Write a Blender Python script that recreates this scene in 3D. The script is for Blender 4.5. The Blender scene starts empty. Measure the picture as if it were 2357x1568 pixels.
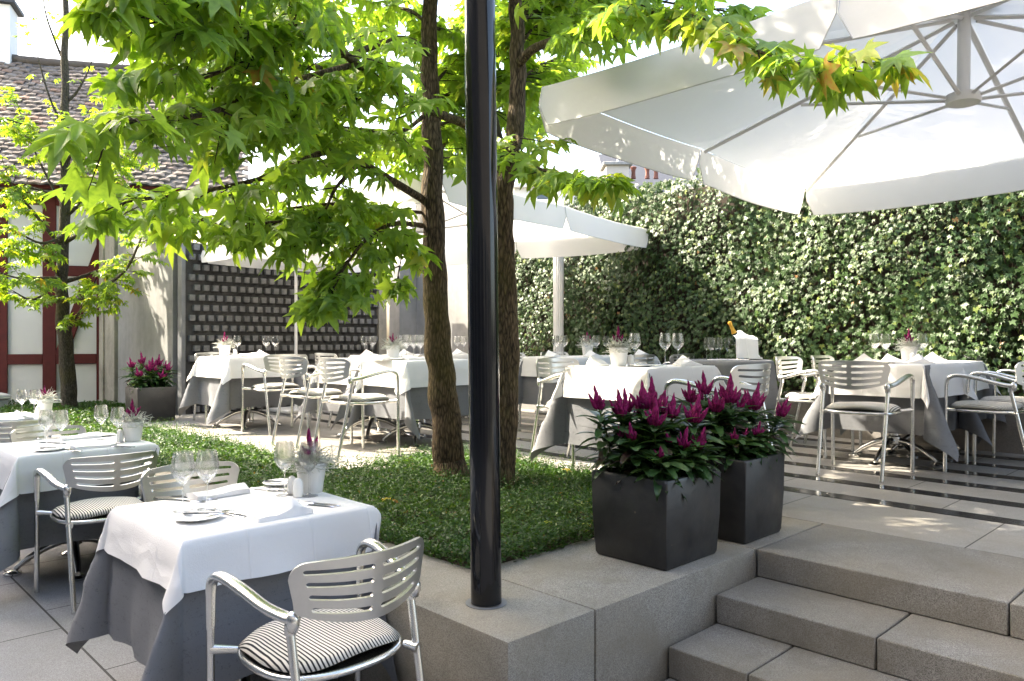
import bpy, bmesh, math, random
import numpy as np
from mathutils import Vector, Matrix, Euler
R = math.radians
SC = bpy.context.scene
COL = SC.collection

# ------------------------------------------------------------------ camera, sky, sun, exposure
LOW = -0.46            # lower court; the upper terrace is z = 0
CAMZ = 0.91
FX, CX, CY = 1754.0, 1178.5, 784.0
_n = math.hypot(.6955, .7185); CC, SS = .6955/_n, .7185/_n
cam = bpy.data.cameras.new("camera"); cam_o = bpy.data.objects.new("camera", cam); COL.objects.link(cam_o)
cam.sensor_width = 36; cam.lens = 36*FX/2357.0; cam.clip_start = .05; cam.clip_end = 600
cam_o.location = (0, 0, CAMZ); cam_o.rotation_euler = (R(90), 0, math.atan2(SS, CC)-R(90))
SC.camera = cam_o

SUN_AZ, SUN_EL = 28.0, 40.0      # degrees left of +Y, elevation
sd = Vector((-math.sin(R(SUN_AZ))*math.cos(R(SUN_EL)), math.cos(R(SUN_AZ))*math.cos(R(SUN_EL)), math.sin(R(SUN_EL))))
W = bpy.data.worlds.new("World"); SC.world = W; W.use_nodes = True
wn = W.node_tree; wn.nodes.clear()
sky = wn.nodes.new('ShaderNodeTexSky'); sky.sky_type = 'NISHITA'; sky.sun_disc = False
sky.sun_elevation = R(SUN_EL); sky.sun_rotation = R(-SUN_AZ); sky.air_density = 1.0; sky.dust_density = 5.0; sky.ozone_density = 1.0
bgn = wn.nodes.new('ShaderNodeBackground'); bgn.inputs[1].default_value = .15
wo = wn.nodes.new('ShaderNodeOutputWorld')
wn.links.new(sky.outputs[0], bgn.inputs[0]); wn.links.new(bgn.outputs[0], wo.inputs[0])
sl = bpy.data.lights.new("sun", 'SUN'); sl.energy = 2.9; sl.angle = R(.53); sl.color = (1, .93, .82)
so = bpy.data.objects.new("sun", sl); COL.objects.link(so); so.rotation_euler = (-sd).to_track_quat('-Z', 'Y').to_euler()
vs = SC.view_settings; vs.view_transform = 'Standard'; vs.look = 'None'; vs.exposure = 2.97; vs.gamma = 1
cy = SC.cycles
vs.use_white_balance = True; vs.white_balance_temperature = 6900; vs.white_balance_tint = 9
cy.max_bounces = 14; cy.diffuse_bounces = 4; cy.glossy_bounces = 4; cy.transmission_bounces = 12; cy.transparent_max_bounces = 8
cy.sample_clamp_indirect = 6; cy.caustics_reflective = False; cy.caustics_refractive = False

def at(px, py, d):
    """point seen at pixel (2357 wide frame) at depth d"""
    x = (px-CX)/FX*d
    return Vector((x*SS+d*CC, -x*CC+d*SS, CAMZ+(CY-py)/FX*d))
def atz(px, py, z):
    return at(px, py, (CAMZ-z)*FX/(py-CY))

# ------------------------------------------------------------------ helpers
def tag(o, label=None, cat=None, group=None, kind=None):
    if label: o['label'] = label
    if cat: o['category'] = cat
    if group: o['group'] = group
    if kind: o['kind'] = kind
    return o
def empty(name, loc=(0, 0, 0), rz=0.0):
    o = bpy.data.objects.new(name, None); COL.objects.link(o); o.location = loc; o.rotation_euler = (0, 0, rz)
    o.empty_display_size = .05
    return o
def copy_tree(o, parent=None):
    c = o.copy(); COL.objects.link(c)
    if parent is not None: c.parent = parent
    for ch in list(o.children): copy_tree(ch, c)
    return c

class MB:
    def __init__(s): s.v = []; s.f = []
    def add(s, vs, fs):
        b = len(s.v); s.v.extend([tuple(p) for p in vs]); s.f.extend([tuple(i+b for i in f) for f in fs]); return s
    def box(s, x0, x1, y0, y1, z0, z1):
        return s.add([(x0,y0,z0),(x1,y0,z0),(x1,y1,z0),(x0,y1,z0),(x0,y0,z1),(x1,y0,z1),(x1,y1,z1),(x0,y1,z1)],
                     [(0,3,2,1),(4,5,6,7),(0,1,5,4),(1,2,6,5),(2,3,7,6),(3,0,4,7)])
    def bbox(s, x0, x1, y0, y1, z0, z1, b=.006, seg=2, M=None):
        bm = bmesh.new(); bmesh.ops.create_cube(bm, size=1)
        for v in bm.verts:
            v.co = Vector(((x0+x1)/2+v.co.x*(x1-x0), (y0+y1)/2+v.co.y*(y1-y0), (z0+z1)/2+v.co.z*(z1-z0)))
        bmesh.ops.bevel(bm, geom=list(bm.edges), offset=b, segments=seg, affect='EDGES', profile=.5)
        if M is not None: bmesh.ops.transform(bm, matrix=M, verts=bm.verts)
        return s.addbm(bm)
    def addbm(s, bm):
        bm.verts.index_update()
        s.add([v.co[:] for v in bm.verts], [[v.index for v in f.verts] for f in bm.faces]); bm.free(); return s
    def tube(s, path, rad, seg=10, caps=True, wide=None, flat=1.0):
        P = [Vector(p) for p in path]; n = len(P)
        rr = rad if hasattr(rad, '__len__') else [rad]*n
        ref = None; vs = []; fs = []
        for i in range(n):
            t = (P[min(i+1, n-1)]-P[max(i-1, 0)]).normalized()
            if wide is not None:
                w = Vector(wide); a = (w-t*w.dot(t)).normalized()
            else:
                if ref is None: ref = Vector((0, 0, 1)) if abs(t.z) < .9 else Vector((1, 0, 0))
                a = (ref-t*ref.dot(t)).normalized(); ref = a
            b = t.cross(a)
            for k in range(seg):
                th = 2*math.pi*k/seg
                vs.append(P[i]+a*(rr[i]*math.cos(th))+b*(rr[i]*flat*math.sin(th)))
        for i in range(n-1):
            for k in range(seg):
                k2 = (k+1) % seg
                fs.append((i*seg+k, i*seg+k2, (i+1)*seg+k2, (i+1)*seg+k))
        if caps:
            fs.append(tuple(range(seg-1, -1, -1))); fs.append(tuple((n-1)*seg+k for k in range(seg)))
        return s.add(vs, fs)
    def lathe(s, prof, c=(0, 0, 0), seg=20, M=None, closed=False):
        vs = []; fs = []; n = len(prof)
        for (r, z) in prof:
            for k in range(seg):
                th = 2*math.pi*k/seg
                p = Vector((r*math.cos(th), r*math.sin(th), z))
                if M is not None: p = M @ p
                vs.append((p.x+c[0], p.y+c[1], p.z+c[2]))
        for i in range(n-1):
            for k in range(seg):
                k2 = (k+1) % seg
                fs.append((i*seg+k, i*seg+k2, (i+1)*seg+k2, (i+1)*seg+k))
        if closed:
            for k in range(seg):
                k2 = (k+1) % seg
                fs.append(((n-1)*seg+k, (n-1)*seg+k2, k2, k))
        else:
            if prof[0][0] > 1e-6: fs.append(tuple(range(seg-1, -1, -1)))
            if prof[-1][0] > 1e-6: fs.append(tuple((n-1)*seg+k for k in range(seg)))
        return s.add(vs, fs)
    def grid(s, fn, nu, nv):
        vs = [fn(i/nu, j/nv) for j in range(nv+1) for i in range(nu+1)]
        fs = [(j*(nu+1)+i, j*(nu+1)+i+1, (j+1)*(nu+1)+i+1, (j+1)*(nu+1)+i) for j in range(nv) for i in range(nu)]
        return s.add(vs, fs)
    def build(s, name, m, parent=None, smooth=True, angle=40, loc=None, fix=True):
        me = bpy.data.meshes.new(name); me.from_pydata(s.v, [], s.f)
        if fix:
            bm = bmesh.new(); bm.from_mesh(me); bmesh.ops.recalc_face_normals(bm, faces=bm.faces); bm.to_mesh(me); bm.free()
        if smooth:
            me.polygons.foreach_set('use_smooth', [True]*len(me.polygons))
            if angle < 180: me.set_sharp_from_angle(angle=R(angle))
        if m is not None: me.materials.append(m)
        o = bpy.data.objects.new(name, me); COL.objects.link(o)
        if parent is not None: o.parent = parent
        if loc is not None: o.location = loc
        return o

def spline(pts, n=8):
    """Catmull-Rom through points"""
    P = [Vector(p) for p in pts]; out = []
    for i in range(len(P)-1):
        p0 = P[max(i-1, 0)]; p1 = P[i]; p2 = P[i+1]; p3 = P[min(i+2, len(P)-1)]
        for k in range(n):
            t = k/n
            out.append(.5*((2*p1)+(p2-p0)*t+(2*p0-5*p1+4*p2-p3)*t*t+(3*p1-p0-3*p2+p3)*t**3))
    out.append(P[-1]); return out
def lerp_list(vals, m):
    xs = np.linspace(0, 1, len(vals)); return list(np.interp(np.linspace(0, 1, m), xs, vals))

# ------------------------------------------------------------------ materials
def mat(name):
    m = bpy.data.materials.new(name); m.use_nodes = True; nt = m.node_tree; nt.nodes.clear()
    out = nt.nodes.new('ShaderNodeOutputMaterial')
    return m, nt, out
class N:
    """small node helper"""
    def __init__(s, nt): s.nt = nt; s._c = None
    def new(s, t, **kw):
        n = s.nt.nodes.new(t)
        for k, v in kw.items(): setattr(n, k, v)
        return n
    def link(s, a, b): s.nt.links.new(a, b)
    def obj(s):
        if s._c is None: s._c = s.new('ShaderNodeTexCoord').outputs['Object']
        return s._c
    def set(s, inp, v):
        if isinstance(v, bpy.types.NodeSocket): s.link(v, inp)
        else: inp.default_value = v
    def mapping(s, scale=(1, 1, 1), rot=(0, 0, 0), loc=(0, 0, 0)):
        n = s.new('ShaderNodeMapping'); s.link(s.obj(), n.inputs[0]); n.inputs['Scale'].default_value = scale
        n.inputs['Rotation'].default_value = rot; n.inputs['Location'].default_value = loc; return n.outputs[0]
    def noise(s, scale=5, detail=4, rough=.55, vec=None, dist=0):
        n = s.new('ShaderNodeTexNoise'); s.link(vec if vec is not None else s.obj(), n.inputs['Vector'])
        n.inputs['Scale'].default_value = scale; n.inputs['Detail'].default_value = detail; n.inputs['Roughness'].default_value = rough
        n.inputs['Distortion'].default_value = dist; return n.outputs['Fac']
    def voro(s, scale=5, vec=None, feature='F1', out='Distance', rand=1):
        n = s.new('ShaderNodeTexVoronoi', feature=feature); s.link(vec if vec is not None else s.obj(), n.inputs['Vector'])
        n.inputs['Scale'].default_value = scale; n.inputs['Randomness'].default_value = rand; return n.outputs[out]
    def ramp(s, fac, stops, interp='LINEAR'):
        n = s.new('ShaderNodeValToRGB'); s.link(fac, n.inputs[0]); n.color_ramp.interpolation = interp
        e = n.color_ramp.elements
        while len(e) < len(stops): e.new(.5)
        for i, (p, c) in enumerate(stops):
            e[i].position = p; e[i].color = (c[0], c[1], c[2], 1) if hasattr(c, '__len__') else (c, c, c, 1)
        return n.outputs[0]
    def mix(s, fac, a, b, mode='MIX'):
        n = s.new('ShaderNodeMix', data_type='RGBA', blend_type=mode)
        s.set(n.inputs[0], fac)
        for i, v in ((6, a), (7, b)):
            if isinstance(v, tuple) and len(v) == 3: v = (*v, 1)
            s.set(n.inputs[i], v)
        return n.outputs[2]
    def math(s, op, a, b=0.0, c=0.0):
        n = s.new('ShaderNodeMath', operation=op); s.set(n.inputs[0], a); s.set(n.inputs[1], b); s.set(n.inputs[2], c); return n.outputs[0]
    def sep(s, v=None):
        n = s.new('ShaderNodeSeparateXYZ'); s.link(v if v is not None else s.obj(), n.inputs[0]); return n.outputs
    def bump(s, h, strength=.3, dist=.01):
        n = s.new('ShaderNodeBump'); n.inputs['Strength'].default_value = strength; n.inputs['Distance'].default_value = dist
        s.link(h, n.inputs['Height']); return n.outputs[0]
    def pbr(s, col, rough=.5, metal=0, normal=None, spec=.5, **kw):
        n = s.new('ShaderNodeBsdfPrincipled')
        if isinstance(col, tuple) and len(col) == 3: col = (*col, 1)
        s.set(n.inputs['Base Color'], col); s.set(n.inputs['Roughness'], rough); n.inputs['Metallic'].default_value = metal
        n.inputs['Specular IOR Level'].default_value = spec
        if normal is not None: s.link(normal, n.inputs['Normal'])
        for k, v in kw.items(): s.set(n.inputs[k], v)
        return n.outputs[0]
    def attr(s, name):
        n = s.new('ShaderNodeAttribute'); n.attribute_name = name; return n.outputs['Fac']
    def mixsh(s, fac, a, b):
        n = s.new('ShaderNodeMixShader'); s.set(n.inputs[0], fac); s.link(a, n.inputs[1]); s.link(b, n.inputs[2]); return n.outputs[0]

def simple(name, col, rough=.5, metal=0, spec=.5, nscale=None, namt=.15, bump=0, bscale=60, **kw):
    m, nt, out = mat(name); n = N(nt)
    c = col
    if nscale:
        f = n.noise(nscale, 5, .6)
        c = n.mix(f, tuple(x*(1-namt) for x in col), tuple(min(1, x*(1+namt)) for x in col))
    nm = n.bump(n.noise(bscale, 3), bump, .004) if bump else None
    n.link(n.pbr(c, rough, metal, nm, spec, **kw), out.inputs[0]); return m

def granite(name, base, warm=.12, stain=.25, rough=.75, joints=None, speck=.3):
    m, nt, out = mat(name); n = N(nt)
    sp = n.noise(250, 3, .8); sp2 = n.voro(420, out='Color'); g = n.new('ShaderNodeSeparateColor'); n.link(sp2, g.inputs[0])
    v = n.math('ADD', n.math('MULTIPLY', sp, .6), n.math('MULTIPLY', g.outputs[0], .4))
    dark = tuple(x*(1-speck*1.2) for x in base); lite = tuple(x*(1+speck) for x in base)
    c = n.mix(n.ramp(v, [(.36, 0), (.64, 1)]), dark, lite)
    st = n.ramp(n.noise(1.6, 6, .62, dist=.6), [(.38, 0), (.68, 1)])
    c = n.mix(n.math('MULTIPLY', st, stain), c, tuple(x*y for x, y in zip(base, (.72, .66, .56))))
    st2 = n.ramp(n.noise(.55, 4, .5, vec=n.mapping(loc=(3, 7, 1))), [(.45, 0), (.7, 1)])
    c = n.mix(n.math('MULTIPLY', st2, warm), c, tuple(x*y for x, y in zip(base, (1.25, 1.08, .8))))
    st3 = n.ramp(n.noise(5.5, 6, .7, vec=n.mapping(loc=(1, 2, 5)), dist=1.0), [(.5, 0), (.62, 1)])
    c = n.mix(n.math('MULTIPLY', st3, stain*.38), c, tuple(x*y for x, y in zip(base, (.62, .56, .47))))
    spots = n.ramp(n.voro(7), [(.02, 1), (.05, 0)])
    c = n.mix(n.math('MULTIPLY', spots, .25), c, tuple(x*.4 for x in base))
    if joints:
        c = joints(n, c)
    nm = n.bump(v, .25, .003)
    n.link(n.pbr(c, rough, 0, nm, .4), out.inputs[0]); return m

def line_mask(n, coord, pos_list, w):
    tot = None
    for p in pos_list:
        k = n.math('LESS_THAN', n.math('ABSOLUTE', n.math('SUBTRACT', coord, p)), w)
        tot = k if tot is None else n.math('MAXIMUM', tot, k)
    return tot
def periodic(n, coord, off, pitch, w):
    d = n.math('ABSOLUTE', n.math('SUBTRACT', n.math('FRACT', n.math('DIVIDE', n.math('SUBTRACT', coord, off), pitch)), .5))
    return n.math('GREATER_THAN', d, .5-w/pitch)

STRIPS = [4.395, 4.87, 5.345, 5.82, 6.295, 6.77]; SW = .13
def terrace_joints(n, c):
    x, y, z = n.sep()
    bands = [(2.0, 3.74)] + [(3.74, 4.395)] + [(a+SW, b) for a, b in zip(STRIPS, STRIPS[1:]+[7.25])]
    offs = [1.345, 1.02, 1.345, 1.68, 2.01, 2.345, 2.68, 3.0]
    tot = line_mask(n, x, [3.742, 3.1 - .012], .0022)
    for (a, b), o in zip(bands, offs):
        inb = n.math('MULTIPLY', n.math('GREATER_THAN', x, a), n.math('LESS_THAN', x, b))
        k = n.math('MULTIPLY', inb, periodic(n, y, o+.0, .97, .0035))
        tot = n.math('MAXIMUM', tot, k)
    return n.mix(tot, c, (.035, .03, .026))
def court_joints(n, c):
    x, y, z = n.sep()
    tot = periodic(n, x, .985, .97, .005)
    left = n.math('LESS_THAN', x, .985)
    a = n.math('MULTIPLY', left, periodic(n, y, 4.10, .95, .004))
    b = n.math('MULTIPLY', n.math('SUBTRACT', 1.0, left), periodic(n, y, 4.425, .97, .004))
    return n.mix(n.math('MAXIMUM', tot, n.math('MAXIMUM', a, b)), c, (.02, .02, .018))

M = {}
M['ledge'] = granite('ledge_granite', (.235, .228, .208), .6, .8, .8, None, .4)
M['step'] = granite('step_granite', (.20, .193, .178), .6, .8, .8, None, .42)
M['terrace'] = granite('terrace_slabs', (.265, .258, .246), .4, .55, .62, terrace_joints, .22)
M['court'] = granite('court_slabs', (.20, .202, .208), .08, .3, .75, court_joints, .28)
M['strip'] = simple('polished_black_stone', (.03, .029, .028), .16, 0, .6, 40, .5)
M['alu'] = simple('brushed_aluminium', (.74, .735, .71), .27, 1, .5, 30, .06)
M['alu_back'] = simple('aluminium_shell', (.66, .655, .63), .36, 1, .5, 60, .06)
M['chrome'] = simple('polished_steel', (.72, .71, .69), .14, 1)
M['cutlery'] = simple('cutlery_steel', (.62, .62, .61), .12, 1)
M['porcelain'] = simple('white_porcelain', (.84, .83, .79), .12, 0, .5)
M['potwhite'] = simple('white_plant_pot', (.78, .78, .76), .35, 0, .4, 20, .04)
M['post'] = simple('black_lacquered_steel', (.008, .008, .009), .09, 0, .4, 90, .5)
M['planter'] = None
M['darkwood'] = simple('dark_board', (.05, .05, .05), .6)

def make_planter_mat():
    m, nt, out = mat('charcoal_glazed_clay'); n = N(nt)
    f = n.noise(5, 6, .65, dist=.4)
    c = n.mix(n.ramp(f, [(.35, 0), (.7, 1)]), (.013, .013, .014), (.034, .033, .032))
    sp = n.ramp(n.voro(9), [(.03, 1), (.05, 0)])
    c = n.mix(n.math('MULTIPLY', sp, .5), c, (.16, .13, .09))
    rg = n.ramp(n.noise(9, 4), [(.3, .32), (.7, .55)])
    n.link(n.pbr(c, rg, 0, n.bump(n.noise(14, 5), .25, .01), .5), out.inputs[0]); return m
M['planter'] = make_planter_mat()

def cloth_mat(name, col, weave, trans, rough=.9, crease=0):
    m, nt, out = mat(name); n = N(nt)
    f = n.noise(3.5, 5, .6)
    c = n.mix(f, tuple(x*.93 for x in col), tuple(min(1, x*1.05) for x in col))
    wv = n.noise(240, 2, .6, vec=n.mapping((1, 1, 1)))
    wv2 = n.noise(60, 2, .6, vec=n.mapping((.06, 1, 1)))
    wv3 = n.noise(60, 2, .6, vec=n.mapping((1, .06, 1)))
    h = n.math('ADD', wv, n.math('ADD', n.math('MULTIPLY', wv2, .6), n.math('MULTIPLY', wv3, .6)))
    if weave > .1: c = n.mix(n.ramp(h, [(.8, 0), (1.5, 1)]), tuple(x*.82 for x in col), tuple(x*1.2 for x in col))
    big = n.noise(6, 4, .5)
    hh = n.math('ADD', n.math('MULTIPLY', h, .12), n.math('MULTIPLY', big, crease))
    if weave < .1:
        x, y, z = n.sep()
        for co, off in ((x, .03), (y, .05)):
            d = n.math('ABSOLUTE', n.math('SUBTRACT', n.math('FRACT', n.math('DIVIDE', n.math('ADD', co, off), .235)), .5))
            hh = n.math('ADD', hh, n.math('MULTIPLY', n.ramp(d, [(0, 1), (.022, 0)]), .28))
    nm = n.bump(hh, .5, .012)
    a = n.pbr(c, rough, 0, nm, .15)
    t = n.new('ShaderNodeBsdfTranslucent'); n.set(t.inputs[0], c); n.link(nm, t.inputs[1])
    n.link(n.mixsh(trans, a, t.outputs[0]), out.inputs[0]); return m
M['white'] = cloth_mat('white_damask', (.86, .855, .845), .02, .16, .85, .35)
M['grey'] = cloth_mat('grey_linen', (.15, .154, .162), .5, .03, .9, .3)
M['napkin'] = cloth_mat('white_napkin', (.88, .87, .86), .02, .12, .85, .2)

def canvas_mat():
    m, nt, out = mat('umbrella_canvas'); n = N(nt)
    c = n.mix(n.noise(2.2, 5, .55), (.74, .73, .705), (.80, .79, .77))
    nm = n.bump(n.noise(7, 3), .25, .02)
    d = n.pbr(c, .85, 0, nm, .15)
    t = n.new('ShaderNodeBsdfTranslucent'); n.set(t.inputs[0], c)
    n.link(n.mixsh(.32, d, t.outputs[0]), out.inputs[0]); return m
M['canvas'] = canvas_mat()
M['umetal'] = simple('grey_painted_aluminium', (.56, .55, .53), .4, 0, .5)
M['upole'] = simple('white_painted_pole', (.72, .71, .69), .4, 0, .5)

def glass_mat(name, tint=(1, 1, 1), rough=0):
    m, nt, out = mat(name); n = N(nt)
    g = n.new('ShaderNodeBsdfGlass'); g.inputs['Color'].default_value = (*tint, 1); g.inputs['IOR'].default_value = 1.48; g.inputs['Roughness'].default_value = rough
    tr = n.new('ShaderNodeBsdfTransparent'); tr.inputs[0].default_value = (.985, .99, .99, 1)
    n.link(n.mixsh(.55, g.outputs[0], tr.outputs[0]), out.inputs[0]); return m
M['glass'] = glass_mat('clear_crystal')

def stripe_mat():
    m, nt, out = mat('striped_ticking'); n = N(nt)
    x, y, z = n.sep()
    w = n.math('FRACT', n.math('DIVIDE', n.math('ADD', x, n.math('MULTIPLY', n.noise(9, 2), .006)), .0118))
    k = n.ramp(w, [(.36, 0), (.42, 1), (.94, 1), (1, 0)])
    c = n.mix(k, (.03, .03, .032), (.72, .69, .62))
    n.link(n.pbr(c, .9, 0, n.bump(n.noise(15, 4), .3, .01), .15), out.inputs[0]); return m
M['stripe'] = stripe_mat()

def leaf_mat(name, a, b, yel, red, tfac=.45, rough=.42, tr_gain=(2.1, 1.9, .7), spec=.45, redstart=.93):
    """per-leaf hue from the attribute var: mostly a..b, a few yellow, a few red"""
    m, nt, out = mat(name); n = N(nt)
    v = n.attr('var')
    c = n.ramp(v, [(0, a), (.62, b), (.86, yel), (redstart, yel), (1, red)])
    c = n.mix(n.ramp(n.noise(45, 3), [(.35, 0), (.65, 1)]), c, n.mix(.5, c, tuple(min(1, y*1.15) for y in b)))
    p = n.pbr(c, rough, 0, None, spec)
    t = n.new('ShaderNodeBsdfTranslucent')
    tc = n.mix(1.0, c, (*tr_gain, 1), 'MULTIPLY'); n.link(tc, t.inputs[0])
    n.link(n.mixsh(tfac, p, t.outputs[0]), out.inputs[0]); return m
M['gumleaf'] = leaf_mat('sweetgum_leaf', (.10, .20, .034), (.24, .37, .07), (.38, .42, .08), (.36, .13, .06), .52)
M['youngleaf'] = leaf_mat('small_maple_leaf', (.06, .15, .022), (.20, .30, .035), (.42, .44, .05), (.26, .12, .04), .55)
M['ivyleaf'] = leaf_mat('ivy_leaf', (.014, .036, .012), (.042, .085, .022), (.13, .16, .035), (.2, .09, .03), .15, .45, spec=.35, redstart=.985)
M['groundleaf'] = leaf_mat('ground_cover_leaf', (.015, .046, .009), (.048, .115, .02), (.12, .18, .03), (.22, .12, .04), .25, .5, spec=.3, redstart=.985)
M['celleaf'] = leaf_mat('celosia_leaf', (.018, .05, .018), (.04, .095, .025), (.07, .11, .04), (.06, .022, .03), .2, .38, redstart=.9)
M['plume'] = None
def plume_mat():
    m, nt, out = mat('magenta_plume'); n = N(nt)
    c = n.mix(n.ramp(n.noise(70, 3), [(.35, 0), (.65, 1)]), (.13, .003, .05), (.36, .012, .15))
    p = n.pbr(c, .7, 0, n.bump(n.noise(180, 2), .6, .004), .3)
    t = n.new('ShaderNodeBsdfTranslucent'); n.set(t.inputs[0], c)
    n.link(n.mixsh(.25, p, t.outputs[0]), out.inputs[0]); return m
M['plume'] = plume_mat()
M['silver'] = simple('silver_foliage', (.58, .59, .52), .8, 0, .2)
M['stem'] = simple('green_stem', (.07, .11, .03), .6, 0, .3)
M['soil'] = simple('dark_soil', (.035, .024, .016), .95, 0, .1, 30, .5, .6, 60)

def bark_mat(name, a, b, sc=1.0):
    m, nt, out = mat(name); n = N(nt)
    vec = n.mapping((sc, sc, sc*.16))
    f = n.noise(42, 6, .72, vec=vec, dist=.8); v = n.voro(62, vec=n.mapping((sc, sc, sc*.22)), feature='DISTANCE_TO_EDGE')
    h = n.math('ADD', n.math('MULTIPLY', n.ramp(v, [(0, 0), (.3, 1)]), .35), f)
    c = n.mix(n.ramp(h, [(.45, 0), (.95, 1)]), a, b)
    moss = n.ramp(n.noise(2.5, 4), [(.5, 0), (.72, 1)])
    c = n.mix(n.math('MULTIPLY', moss, .45), c, (.11, .10, .022))
    n.link(n.pbr(c, .9, 0, n.bump(h, 1.0, .02), .2), out.inputs[0]); return m
M['bark'] = bark_mat('sweetgum_bark', (.032, .023, .014), (.20, .145, .085))
M['bark2'] = bark_mat('young_bark', (.03, .026, .018), (.13, .11, .08), 1.4)
M['twig'] = simple('dark_twig', (.035, .026, .018), .8, 0, .2, 40, .4)

def concrete_mat(name, base, scale=1.2, amt=.35):
    m, nt, out = mat(name); n = N(nt)
    f = n.noise(scale, 7, .62, dist=.5); f2 = n.noise(scale*9, 5, .6)
    drip = n.noise(7, 4, .6, vec=n.mapping((1, 1, .12)))
    v = n.math('ADD', n.math('MULTIPLY', f, .5), n.math('ADD', n.math('MULTIPLY', f2, .2), n.math('MULTIPLY', drip, .3)))
    c = n.mix(n.ramp(v, [(.33, 0), (.66, 1)]), tuple(x*(1-amt) for x in base), tuple(x*(1+amt*.7) for x in base))
    n.link(n.pbr(c, .85, 0, n.bump(f2, .25, .006), .3), out.inputs[0]); return m
M['concrete'] = concrete_mat('fair_faced_concrete', (.25, .247, .235))
M['lowwall'] = granite('low_wall_granite', (.22, .21, .2), .2, .4, .85)
M['brick'] = concrete_mat('dark_brickwork', (.055, .054, .052), 2.2, .55)  # wall face darker than the header bricks
M['header'] = concrete_mat('brick_headers', (.155, .155, .15), 14, .45)
M['stone'] = concrete_mat('weathered_sandstone', (.31, .285, .235), 2.5, .45)
M['steelpost'] = simple('galvanised_frame', (.16, .165, .17), .5, .3, .5, 8, .3)
M['plaster'] = simple('white_lime_plaster', (.58, .575, .55), .9, 0, .2, 3, .08, .3, 25)
M['timber'] = simple('oxblood_timber', (.085, .014, .012), .7, 0, .3, 9, .35, .4, 30)
M['asphalt'] = simple('distant_ground', (.10, .105, .09), .95, 0, .2, 1, .3)
M['cream'] = simple('cream_render', (.42, .38, .33), .9, 0, .2, 3, .12)
M['slate'] = simple('slate_roof', (.035, .037, .042), .6, 0, .4, 9, .4)
M['terracotta'] = simple('terracotta', (.17, .065, .045), .7, 0, .3, 14, .2)
M['darkglass'] = simple('window_pane', (.03, .04, .05), .05, 0, .8)
M['cabinet'] = simple('grey_cabinet', (.34, .34, .33), .5, .2, .5, 8, .1)
M['foil'] = simple('gold_foil', (.75, .40, .06), .35, .55, .5, 60, .2)
M['bottle'] = simple('green_bottle_glass', (.01, .03, .012), .06, 0, .7)
M['label'] = simple('cream_label', (.66, .62, .5), .6)
M['ice'] = glass_mat('frosted_cooler', (.96, .97, .97), .12)

def tile_mat():
    m, nt, out = mat('old_clay_tiles'); n = N(nt)
    v = n.attr('var')
    c = n.ramp(v, [(0, (.085, .07, .058)), (.4, (.15, .12, .098)), (.7, (.155, .138, .12)), (.9, (.19, .12, .085)), (1, (.22, .13, .09))])
    c = n.mix(n.math('MULTIPLY', n.ramp(n.noise(5, 5), [(.4, 0), (.7, 1)]), .5), c, (.10, .095, .085))
    n.link(n.pbr(c, .85, 0, n.bump(n.noise(30, 4), .4, .01), .2), out.inputs[0]); return m
M['tile'] = tile_mat()
# ------------------------------------------------------------------ setting: ground, court, terrace, ledge, steps, bed
b = MB(); b.box(-120, 120, -60, 160, -1.0, LOW-.06)
tag(b.build('ground', M['asphalt'], smooth=False), kind='structure')
b = MB(); b.box(-6, 1.7, -4, 12.55, LOW-.05, LOW); b.box(1.7, 3.2, -4, 1.6, LOW-.05, LOW)
tag(b.build('lower_court_paving', M['court'], smooth=False), kind='structure')
b = MB()
b.box(3.856, 7.2, -4, 9.54, -.3, 0); b.box(2.78, 3.856, 4.52, 9.54, -.3, 0); b.box(3.752, 3.856, -4, 2.27, -.3, 0)
tag(b.build('upper_terrace', M['terrace'], smooth=False), kind='structure')
b = MB()
ys = [1.645, .70, -.27, -1.24, -2.2, -3.2]
def stepblocks(x0, x1, z1, z0, cuts):
    c = [1.646]+cuts
    for a, e in zip(c, c[1:]):
        b.bbox(x0, x1, e+.003, a-.003, z0, z1, .004, 1)
stepblocks(3.075, 3.752, 0, -.117, [.70, -.27, -1.24, -2.2, -3.2])
stepblocks(2.742, 3.09, -.119, -.234, [1.02, .05, -.92, -1.9, -2.9])
stepblocks(2.405, 2.757, -.236, -.351, [1.32, .35, -.62, -1.6, -2.6])
stepblocks(2.07, 2.42, -.353, -.47, [.66, -.31, -1.3, -2.3])
tag(b.build('stone_steps', M['step']), kind='structure')
# low planter ledge: L shaped granite coping blocks
b = MB()
for y0, y1 in ((1.654, 2.62), (2.62, 3.59), (3.59, 4.56), (4.56, 5.53), (5.53, 6.5), (6.5, 7.47), (7.47, 8.44), (8.44, 9.41), (9.41, 10.38), (10.38, 11.35), (11.35, 12.3)):
    b.bbox(1.588, 1.994, y0+.003, y1-.003, LOW-.04, 0, .005, 2)
for x0, x1 in ((1.994, 3.075),):
    b.bbox(x0+.004, x1, 1.654, 2.27, LOW-.04, 0, .005, 2)
b.bbox(3.079, 3.75, 1.654, 2.27, -.3, -.0005, .004, 1)
led = b.build('planter_ledge', M['ledge']); tag(led, 'pale grey granite ledge with coping blocks wrapping the planting bed', 'ledge')
b = MB(); b.box(1.97, 3.86, 2.25, 4.53, -.25, -.03); b.box(1.97, 2.79, 4.53, 12.6, -.25, -.03); b.box(2.79, 3.6, 9.52, 12.6, -.25, -.03)
tag(b.build('bed_soil', M['soil'], smooth=False), kind='structure')
# polished black bands in the terrace
b = MB()
for x in STRIPS: b.box(x, x+SW, -4, 9.5, -.01, .003)
tag(b.build('black_stone_bands', M['strip'], smooth=False), kind='structure')

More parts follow.
